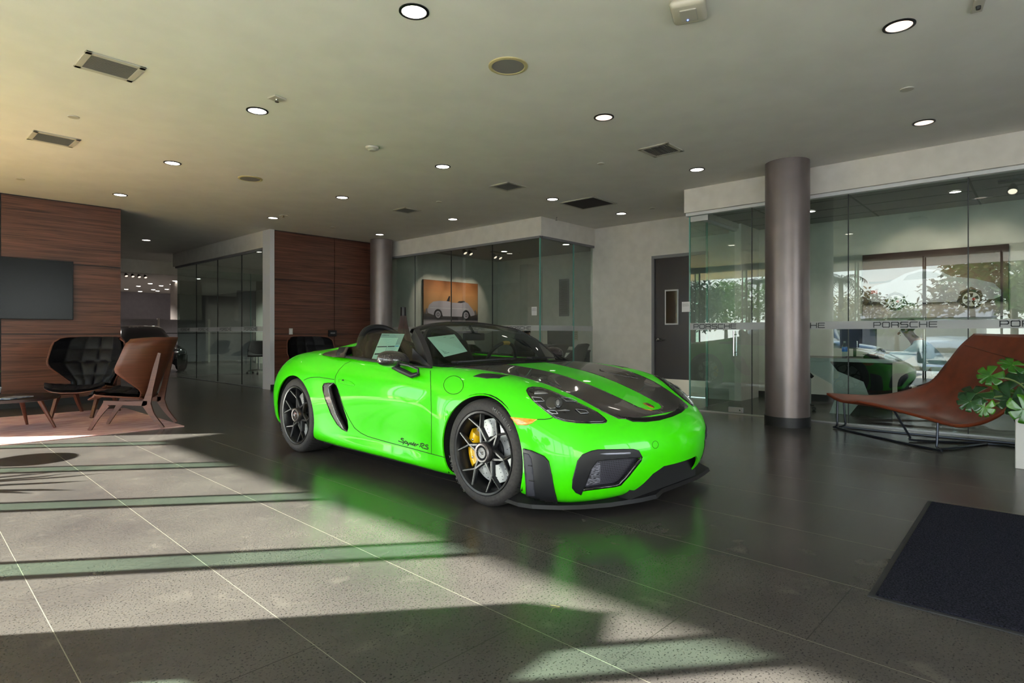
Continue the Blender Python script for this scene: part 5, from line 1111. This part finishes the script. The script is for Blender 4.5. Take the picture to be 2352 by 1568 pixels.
MB().tube(catmull(T_([(7.10,1.15,.31),(7.13,1.02,.06),(7.16,.97,.012),(7.42,.42,.012),(7.22,.05,.012),(6.9,-.35,.012)]),6),.011,8).build('side_frame',steel,cl,smooth=True)
MB().tube(catmull(T_([(6.70,.75,.012),(7.0,.6,.012),(7.42,.42,.012)]),4),.011,8).build('cross_bar',steel,cl,smooth=True)
MB().tube(catmull(T_([(7.58,1.72,.37),(7.60,1.70,.06),(7.62,1.66,.012),(7.62,.2,.012),(7.62,.15,.05),(7.55,.3,.45)]),6),.011,8).build('side_frame',steel,cl,smooth=True)
# ---------- planter and monstera ----------
o=empty('planter_box',(6.55,-.12,0),0,'tall white square planter at the right edge of the picture','planter'); MB().rbox(-.29,.29,-.30,.30,0,.405,.006).build('box_body',mat('planter_white',(196,194,190),.45),o); MB().rbox(-.24,.24,-.25,.25,.40,.41,.002).build('soil',MATS['soil'],o)
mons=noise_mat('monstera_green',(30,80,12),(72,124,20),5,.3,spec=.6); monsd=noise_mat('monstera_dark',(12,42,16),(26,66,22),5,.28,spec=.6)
ms=empty('monstera_plant',(6.5,-.02,.41),0,'glossy split leaf plant reaching out of the white planter','plant')
def monstera(center,dr,up,size,m):
    c=Vector(center)-Vector((6.5,-.02,.41)); dr=Vector(dr).normalized(); up=Vector(up); sd=dr.cross(up).normalized(); up=sd.cross(dr)
    out=[];n=120
    for k in range(n+1):
        t=k/n; a=-PI*.93+2*PI*.93*t; r=.5*(1-.25*math.cos(a))*(1.08 if abs(a)<.4 else 1)
        notch=1-.58*max(0,math.sin(abs(a)*7.0-.9))**5*(1 if abs(a)<2.5 else 0)
        out.append((r*notch*math.cos(a)*1.15+.12,r*notch*math.sin(a)))
    mb=MB(); vs=[]; rings=5
    for j in range(rings+1):
        f=j/rings
        for x,y in out: X=x*f; Y=y*f; z=-.18*(X*X)-.30*Y*Y+.05*abs(math.sin(Y*9))*f; vs.append(c+(dr*X+sd*Y+up*z)*size)
    w_=len(out); fs=[(j*w_+i,j*w_+i+1,(j+1)*w_+i+1,(j+1)*w_+i) for j in range(rings) for i in range(w_-1)]
    mb.add(vs,fs); mb.build('leaf',m,ms,smooth=True,angle=180,solid=.0012,fix=True)
    mb=MB(); base=Vector((.0,0,.0)); mb.tube(catmull([base,(base+c)*.5+Vector((0,0,.10)),c],5),[.008]*10+[.006],6); mb.build('stem',stemm,ms,smooth=True)
def at(px,py,d): v=dirp(px); return (v[0]*d,v[1]*d,H-(py-YH)*d/F)
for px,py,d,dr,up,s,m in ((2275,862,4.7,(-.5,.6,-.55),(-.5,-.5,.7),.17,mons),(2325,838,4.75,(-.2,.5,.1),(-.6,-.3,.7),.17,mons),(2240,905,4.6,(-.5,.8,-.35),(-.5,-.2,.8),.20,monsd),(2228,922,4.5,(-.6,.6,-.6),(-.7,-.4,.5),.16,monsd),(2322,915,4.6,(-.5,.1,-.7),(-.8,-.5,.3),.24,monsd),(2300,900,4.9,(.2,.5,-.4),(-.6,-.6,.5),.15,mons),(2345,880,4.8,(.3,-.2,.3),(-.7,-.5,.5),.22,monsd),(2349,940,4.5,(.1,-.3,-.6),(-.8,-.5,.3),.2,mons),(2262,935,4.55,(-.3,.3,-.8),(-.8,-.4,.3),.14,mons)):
    monstera(at(px,py,d),dr,up,s,m)
# entrance mat
matm=noise_mat('mat_charcoal',(14,14,22),(50,50,64),150,.95,bump=1.0,bscale=420,spec=.1)
o=empty('floor_mat',(3.73,-.65,0),R(.6),'charcoal ribbed entrance mat on the right side of the tiled floor','mat'); MB().rbox(-.90,.90,-1.18,1.18,0.0005,.012,.004).build('mat_pile',matm,o); MB().rbox(-.925,.925,-1.205,1.205,0.0004,.005,.001).build('rubber_edge',mat('rubber_edge',(38,38,42),.6),o)
# debris: small straw bits on the floor
x,y=onZ(1265,1408); tag(MB().tube(catmull([(x,y,.003),(x+.03,y+.012,.006),(x+.06,y+.0,.004),(x+.05,y+.04,.003)],5),.0012,5).build('straw_bit',mat('straw',(104,98,58),.8)),'tiny curled dry stalk lying on the sunlit floor','debris')
# ---------- people ----------
skinm=mat('skin',(150,104,82),.5); hairm=mat('black_hair',(16,14,15),.5)
def skinned(name,chains,m,parent,sub=2):
    me=bpy.data.meshes.new(name); vs=[];es=[];rs=[];idx={}
    for chn in chains:
        prev=None
        for p,r_ in chn:
            k=tuple(round(a,4) for a in p)
            if k not in idx: idx[k]=len(vs); vs.append(p); rs.append(r_)
            if prev is not None and prev!=idx[k]: es.append((prev,idx[k]))
            prev=idx[k]
    me.from_pydata(vs,es,[]); o=bpy.data.objects.new(name,me); COL.objects.link(o); o.parent=parent
    md=o.modifiers.new('k','SKIN'); md.use_smooth_shade=True
    for v,r_ in zip(me.skin_vertices[0].data,rs): v.radius=(r_,r_) if not isinstance(r_,tuple) else r_
    me.skin_vertices[0].data[0].use_root=True
    md=o.modifiers.new('u','SUBSURF'); md.levels=sub; md.render_levels=sub; me.materials.append(m); return o
def person(loc,rz,label,shirt,pose,lean=0,scale=1):
    o=empty('person',loc,rz,label,'person'); J=pose
    hips=J['hip']; ch_=J['chest']; nk=J['neck']; hd=J['head']
    ch=[[(hips,.14),(ch_,.15),(nk,.055),(J['jaw'],.06),(hd,.082),(J['crown'],.055)]]
    for s_ in ('l','r'):
        ch.append([(hips,.14),(J['knee'+s_],.07),(J['ank'+s_],.045),(J['toe'+s_],.03)])
        ch.append([(ch_,.15),(J['sh'+s_],.06),(J['el'+s_],.042),(J['wr'+s_],.028),(J['hand'+s_],.035)])
        h=Vector(J['hand'+s_]); wv=(h-Vector(J['wr'+s_])).normalized(); sd=wv.cross(Vector((0,0,1))).normalized()
        for k,(a,ln) in enumerate(((-.03,.07),(-.01,.08),(.01,.075),(.03,.06))):
            b0=h+sd*a*.8+wv*.015; ch.append([(J['hand'+s_],.035),(tuple(b0+wv*.02),.010),(tuple(b0+wv*ln*.6+Vector((0,0,-.006))),.008),(tuple(b0+wv*ln+Vector((0,0,-.018))),.007)])
        t0=h+sd*(-.035 if s_=='l' else .035); ch.append([(J['hand'+s_],.035),(tuple(t0),.011),(tuple(t0+wv*.045),.008)])
    body=skinned('body',ch,skinm,o)
    hp_=[[(hips,.165),(ch_,.178),(tuple(Vector(ch_).lerp(Vector(nk),.7)),.09)]]
    for s_ in ('l','r'): hp_.append([(ch_,.178),(J['sh'+s_],.078),(J['el'+s_],.058),(tuple(Vector(J['el'+s_]).lerp(Vector(J['wr'+s_]),.85)),.042)])
    skinned('shirt',hp_,shirt,o)
    skinned('trousers',[[(hips,.16),(J['knee'+s_],.085),(J['ank'+s_],.06)] for s_ in ('l','r')],mat('trousers_dark',(24,26,34),.8),o)
    f=(Vector(J['face'])).normalized(); hv=Vector(hd); up=(Vector(J['crown'])-Vector(J['jaw'])).normalized(); sd=f.cross(up).normalized()
    M=Matrix((sd,f,up)).transposed()
    mb=MB(); mb.ell(hv-f*.022+up*.028,(.088,.098,.095),M=M,n=20); mb.build('hair',hairm,o,smooth=True)
    mb=MB()
    for sg in (-1,1): mb.ell(hv+f*.082+sd*.03*sg+up*.005,(.012,.008,.008),M=M,n=10,m=1); mb.ell(hv+sd*.083*sg-up*.005,(.01,.018,.028),M=M,n=10,m=0)
    mb.ell(hv+f*.095-up*.02,(.013,.02,.022),M=M,n=10,m=0); mb.ell(hv+f*.082-up*.055,(.024,.01,.008),M=M,n=10,m=2)
    mb.build('face_features',[skinm,hairm,mat('lips',(120,66,60),.5)],o,smooth=True)
    return o
# +y = facing direction
p1=dict(hip=(0,0,.50),chest=(0,.20,.86),neck=(0,.30,1.02),jaw=(0,.36,1.08),head=(0,.38,1.15),crown=(0,.36,1.24),face=(0,.9,-.35),
 shl=(-.19,.22,.94),ell=(-.24,.42,.78),wrl=(-.12,.66,.79),handl=(-.07,.74,.80),shr=(.19,.22,.94),elr=(.24,.40,.80),wrr=(.08,.64,.80),handr=(.04,.72,.82),
 kneel=(-.12,.42,.50),ankl=(-.13,.40,.08),toel=(-.13,.54,.04),kneer=(.12,.42,.50),ankr=(.13,.36,.08),toer=(.13,.50,.04))
person((9.35,.98,0),R(5),'person in a pale blue shirt leaning over the near office desk',mat('shirt_pale_blue',(176,196,206),.8),p1)
dup(oc,(9.38,.86,0),R(-5),'dark swivel chair under the person in the pale shirt')
o=empty('phone_handset',(9.24,1.78,.80),R(30),'dark mobile device held by the person in the pale shirt','mobile phone'); MB().rbox(-.035,.035,-.07,.07,0,.009,.003).build('device',black_gloss,o)
p2=dict(hip=(0,0,.50),chest=(0,.10,.84),neck=(0,.14,1.02),jaw=(0,.19,1.07),head=(0,.20,1.14),crown=(0,.18,1.23),face=(.2,.9,-.2),
 shl=(-.19,.10,.93),ell=(-.26,.34,.78),wrl=(-.08,.42,.79),handl=(-.0,.43,.78),shr=(.19,.12,.93),elr=(.26,.36,.80),wrr=(.12,.30,1.0),handr=(.07,.27,1.05),
 kneel=(-.12,.42,.50),ankl=(-.13,.40,.08),toel=(-.13,.54,.04),kneer=(.12,.42,.50),ankr=(.13,.36,.08),toer=(.13,.50,.04))
v=dirp(1208); X=8.75; 
person((9.22,8.12,0),R(180),'person in dark clothes resting chin on hand in the back office',mat('shirt_navy',(24,28,44),.85),p2)
# ---------- parked cars ----------
def simple_car(label,loc,rz,paint,hh=1.45,L_=4.5,Wd=1.85,suv=False):
    o=empty('parked_car',loc,rz,label,'car')
    # x forward; profile stations (x, zbelt, ztop, halfwidth)
    L2_=L_/2; hz=.60*hh if suv else .62*hh
    belt=[(-L2_,.62*hz/.6*.9,.70),(-L2_+.12,hz*.98,.86),(-L2_*.7,hz*1.06,.93),(-.2,hz*1.05,.93),(.75,hz*1.02,.92),(L2_*.62,hz*.93,.90),(L2_-.18,hz*.80,.82),(L2_,hz*.62,.64)]
    mb=MB(); P=[]
    B=catmull([(a,b,c) for a,b,c in belt],4)
    rows=[]
    for p in B:
        x,zb,w=p.x,p.y,p.z*Wd/1.86
        rows.append([(x,0,zb*1.03+.01),(x,w*.55,zb*1.02),(x,w*.86,zb*.97),(x,w,zb*.80),(x,w*1.0,zb*.5),(x,w*.94,.2),(x,w*.8,.18)])
    m_=7
    for sg in (1,-1): mb.add([Vector((a,b*sg,c)) for r_ in rows for a,b,c in r_],[(i*m_+j,i*m_+j+1,(i+1)*m_+j+1,(i+1)*m_+j) for i in range(len(rows)-1) for j in range(m_-1)]+[tuple(range(m_)),tuple(range((len(rows)-1)*m_,len(rows)*m_))])
    mb.build('body_shell',paint,o,smooth=True,angle=40)
    gh=[(-L2_*.86 if suv else -L2_*.74,hz,.66),(-L2_*.66,hh*.93,.60),(-.45,hh,.60),(.2,hh*.985,.60),(.95,hz*1.03,.72)]
    G=catmull(gh,4); mb=MB(); rows=[]
    for p in G: rows.append([(p.x,0,p.y),(p.x,p.z*.8*Wd/1.86,p.y*.99),(p.x-.0,p.z*Wd/1.86,p.y*.955),(p.x,.84*Wd/1.86,hz*.98)])
    m_=4
    for sg in (1,-1): mb.add([Vector((a,b*sg,c)) for r_ in rows for a,b,c in r_],[(i*m_+j,i*m_+j+1,(i+1)*m_+j+1,(i+1)*m_+j) for i in range(len(rows)-1) for j in range(m_-1)],0)
    for i,f in enumerate(mb.f):
        k=i%(m_-1); st_i=(i//(m_-1))%(len(rows)-1)
        if k<2 and 5<=st_i<=11: mb.m[i]=1
    mb.build('cabin',[black_gloss,paint],o,smooth=True,angle=40)
    for x in (-L_*.31,L_*.31):
        for sg in (1,-1):
            Mx=Matrix.Rotation(PI/2,3,'X'); w_=MB().lathe([(.0,-.11),(.30,-.11),(.335,-.07),(.335,.07),(.30,.11),(0,.11)],(x,sg*(Wd/2-.10),.335),28,M=Mx).build('wheel',rubber,o,smooth=True); MB().lathe([(0,-.115),(.21,-.115),(.23,-.112)] if sg>0 else [(0,.115),(.21,.115),(.23,.112)],(x,sg*(Wd/2-.10),.335),20,M=Mx).build('rim',alu,w_)
    for sg in (1,-1): MB().rbox(L2_-.30,L2_-.06,sg*.62-.16,sg*.62+.16,hz*.62,hz*.74,.03).build('headlight',MATS['lamp_silver'],o)
    MB().rbox(L2_-.05,L2_+.01,-.45,.45,hz*.42,hz*.60,.01).build('grille',darkbase,o); MB().box(L2_+.01,L2_+.02,-.15,.15,hz*.32,hz*.42).build('number_plate',dwh,o)
    return o
blackp=mat('black_car_paint',(12,12,15),.12,0,1); whitep=mat('white_car_paint',(200,202,204),.3,0,1); bluep=mat('silver_blue_paint',(96,112,130),.25,.3,1)
simple_car('black saloon in the far showroom seen through the corridor',(5.75,20.6,0),R(-96),blackp,1.33,4.6,1.86)
simple_car('white utility car parked outside, seen in the office glass',(-13.9,3.0,-.06),R(-8),whitep,1.72,4.6,1.95,True)
simple_car('silver blue car parked close outside the windows',(-4.9,5.9,-.04),R(-90),bluep,1.45,4.5,1.85)
simple_car('white car parked across the street, seen in the office glass',(-16.0,8.2,-.06),R(-4),whitep,1.5,4.5,1.85)
# far showroom notice on the car windscreen
# ---------- outside ----------
def tree(loc,h,r,label,m,n=1500,name='tree',seed=1):
    rnd=random.Random(seed); o=empty(name,loc,0,label,'tree')
    MB().tube([(0,0,0),(.05,0,h*.35),(0,.05,h*.6)],[.16,.12,.06],8).build('trunk',mat('bark',(84,66,52),.9),o)
    mb=MB(); cl_=[Vector((rnd.uniform(-1,1)*r*.7,rnd.uniform(-1,1)*r*.7,h*.45+rnd.random()*h*.45)) for _ in range(14)]
    for k in range(n):
        c=rnd.choice(cl_); d_=Vector((rnd.gauss(0,1),rnd.gauss(0,1),rnd.gauss(0,1))).normalized()*r*.42*rnd.random()**.4; p=c+d_
        leafquad(mb,p,(rnd.uniform(-1,1),rnd.uniform(-1,1),rnd.uniform(-.6,.6)),r*.16,r*.04)
    f=mb.build('foliage',m,o,fix=False); return o
tg=noise_mat('tree_green',(60,104,34),(120,156,60),.8,.7); td=noise_mat('tree_dark',(26,44,30),(56,74,44),.8,.7); to=noise_mat('tree_olive',(120,112,40),(164,140,66),.8,.7)
def refl(px,d): v=dirp(px); return (15.9-v[0]*d,v[1]*d,-.06)
tree(refl(1592,29),4.2,1.7,'dark leafy tree reflected at the left end of the near office glass',td,2600,seed=2)
tree(refl(1668,44),5.0,2.3,'round green tree reflected left of the big column',tg,1800,seed=3)
tree(refl(1722,38),4.6,1.8,'second green tree reflected just left of the big column',tg,1800,seed=4)
tree(refl(1880,44),3.6,2.0,'low bushy tree reflected right of the big column',tg,1500,seed=5)
tree(refl(1975,40),4.0,1.9,'olive coloured tree reflected near the poster left edge',to,1500,seed=6)
tree(refl(2060,40),3.4,1.8,'small tree reflected through the coupe poster',tg,1200,seed=7)
tree(refl(2235,30),5.6,2.4,'tall golden green tree reflected over the coupe nose',to,2200,seed=8)
tree(refl(2330,25),5.8,2.6,'big bright green tree reflected at the right edge',tg,2600,seed=9)
def palm(loc,h,label,seed=1,fr=1.3):
    rnd=random.Random(seed); o=empty('palm_tree',loc,0,label,'palm tree'); MB().tube([(0,0,0),(.1,0,h*.5),(.05,0,h)],[.2,.16,.15],8).build('trunk',MATS['bark'],o)
    for k in range(16):
        a=2*PI*k/16+rnd.random()*.3; el_=rnd.uniform(-.2,.9); pts=[Vector((math.cos(a)*fr*t,math.sin(a)*fr*t,h+fr*(t*el_-t*t*.9))) for t in (0,.3,.6,1)]
        mb=MB(); mb.tube(pts,.02,4)
        P=catmull(pts,5)
        for q in range(2,len(P)):
            for s_ in (-1,1): 
                dv=Vector((-math.sin(a)*s_,math.cos(a)*s_,-.7)); leafquad(mb,P[q],dv,fr*.28,.03)
        mb.build('frond',td,o,fix=False)
    return o
palm(refl(1742,60),6.6,'distant palm reflected just left of the big column',1,1.6); palm(refl(1932,40),4.9,'drooping palm reflected right of the big column',2,1.5)
x,y,z=refl(2030,41); o=empty('low_house',(x-4,y+1,-.06),0,'long low house across the street seen in the office glass','house'); MB().box(-6,0,-6,6,0,2.3).build('house_wall',mat('house_wall',(170,160,156),.8),o); MB().prism([(-6.6,2.3),(.6,2.3),(-3,3.1)],-6.6,6.6,'y').build('house_roof',mat('house_roof',(130,124,128),.8),o)
for k in range(3): MB().box(0,.03,-4+k*3,-2.4+k*3,1.0,1.9).build('house_window',MATS['far_pane'],o)
# painted parking lines and blue bay
mb=MB()
for k in range(7): mb.box(-11,-7,-3.5+k*2.4,-3.4+k*2.4,-.059,-.055)
tag(mb.build('parking_lines',mat('line_white',(200,200,200),.7)),'white painted parking lines on the asphalt outside','marking',kind='stuff')
tag(MB().box(-10.2,-8.0,1.2,3.3,-.059,-.054).build('blue_bay_marking',mat('bay_blue',(30,80,160),.7)),'blue painted parking bay square on the asphalt outside','marking')
tag(MB().rbox(-6.3,-6.1,-5,14,-.06,.09,.02).build('kerb',mat('kerb_pale',(176,168,140),.8)),'pale concrete kerb outside along the windows','kerb')
# ---------- things beside the windows, left of the camera (they cast the floor shadows) ----------
o=empty('shadow_caster',(-1.08,3.74,0),R(50),'unseen dark shape added by the windows to cast a floor shadow','shadow caster')  # invented out-of-view shape, added only for its long floor shadow
MB().prism([(-.19,0),(.19,0),(.19,1.30),(.05,1.42),(-.19,1.38)],-.04,.04,'y').build('caster_body',darkbase,o); MB().prism([(-.34,.98),(-.19,.90),(-.19,1.32),(-.34,1.26)],-.03,.03,'y').build('side_wing',darkbase,o)
o=empty('side_table',(.08,7.29,0),0,'small round table left of the coffee table','side table'); MB().lathe([(0,.43),(.28,.43),(.28,.46),(0,.46)],n=36).build('table_top',darkbase,o); MB().tube([(0,0,.02),(0,0,.43)],.02,8).build('post',darkbase,o); MB().lathe([(0,0),(.16,0),(.15,.02),(0,.025)],n=24).build('foot',darkbase,o)
o=empty('potted_palm',(-1.0,6.9,0),0,'spiky leaved palm in a pot by the windows','potted plant'); MB().lathe([(0,0),(.14,0),(.18,.35),(.16,.35),(.13,.05),(0,.05)],n=28).build('pot',dwh,o,smooth=True)
for k in range(18):
    a=2*PI*k/18+.2*(k%3); e_=.5+.5*((k*7)%5)/5; mb=MB(); mb.tube([(0,0,.3),(.1*math.cos(a),.1*math.sin(a),.6)],.006,4); leafquad(mb,Vector((.08*math.cos(a),.08*math.sin(a),.5)),(math.cos(a),math.sin(a),e_),.62,.03); mb.build('leaf',leafd,o,fix=False)

# light for ceiling lamps; glass room spots have no fitting, added to brighten it
def lamp(x,y,z,e,ang=130,col=(1,.93,.85)): spot((x,y,z-.02),(x,y,0),e,ang,col,.8,.08)
for x,y,z,e in ((9.37,1.6,2.86,45),(9.0,3.0,2.86,30),(9.6,9.0,3.07,50),(9.0,7.4,3.07,40),(5.0,21.5,CH,260),(8.5,21.0,CH,400),(6.5,26,CH,650),(11,26,CH,650),(6.5,30.5,CH,650),(11,30.5,CH,650),(8.6,12.9,CH,420),(8.6,15.2,CH,380),(7.5,17.4,CH,260),(4.1,14.5,CH,40)): lamp(x,y,z,e)
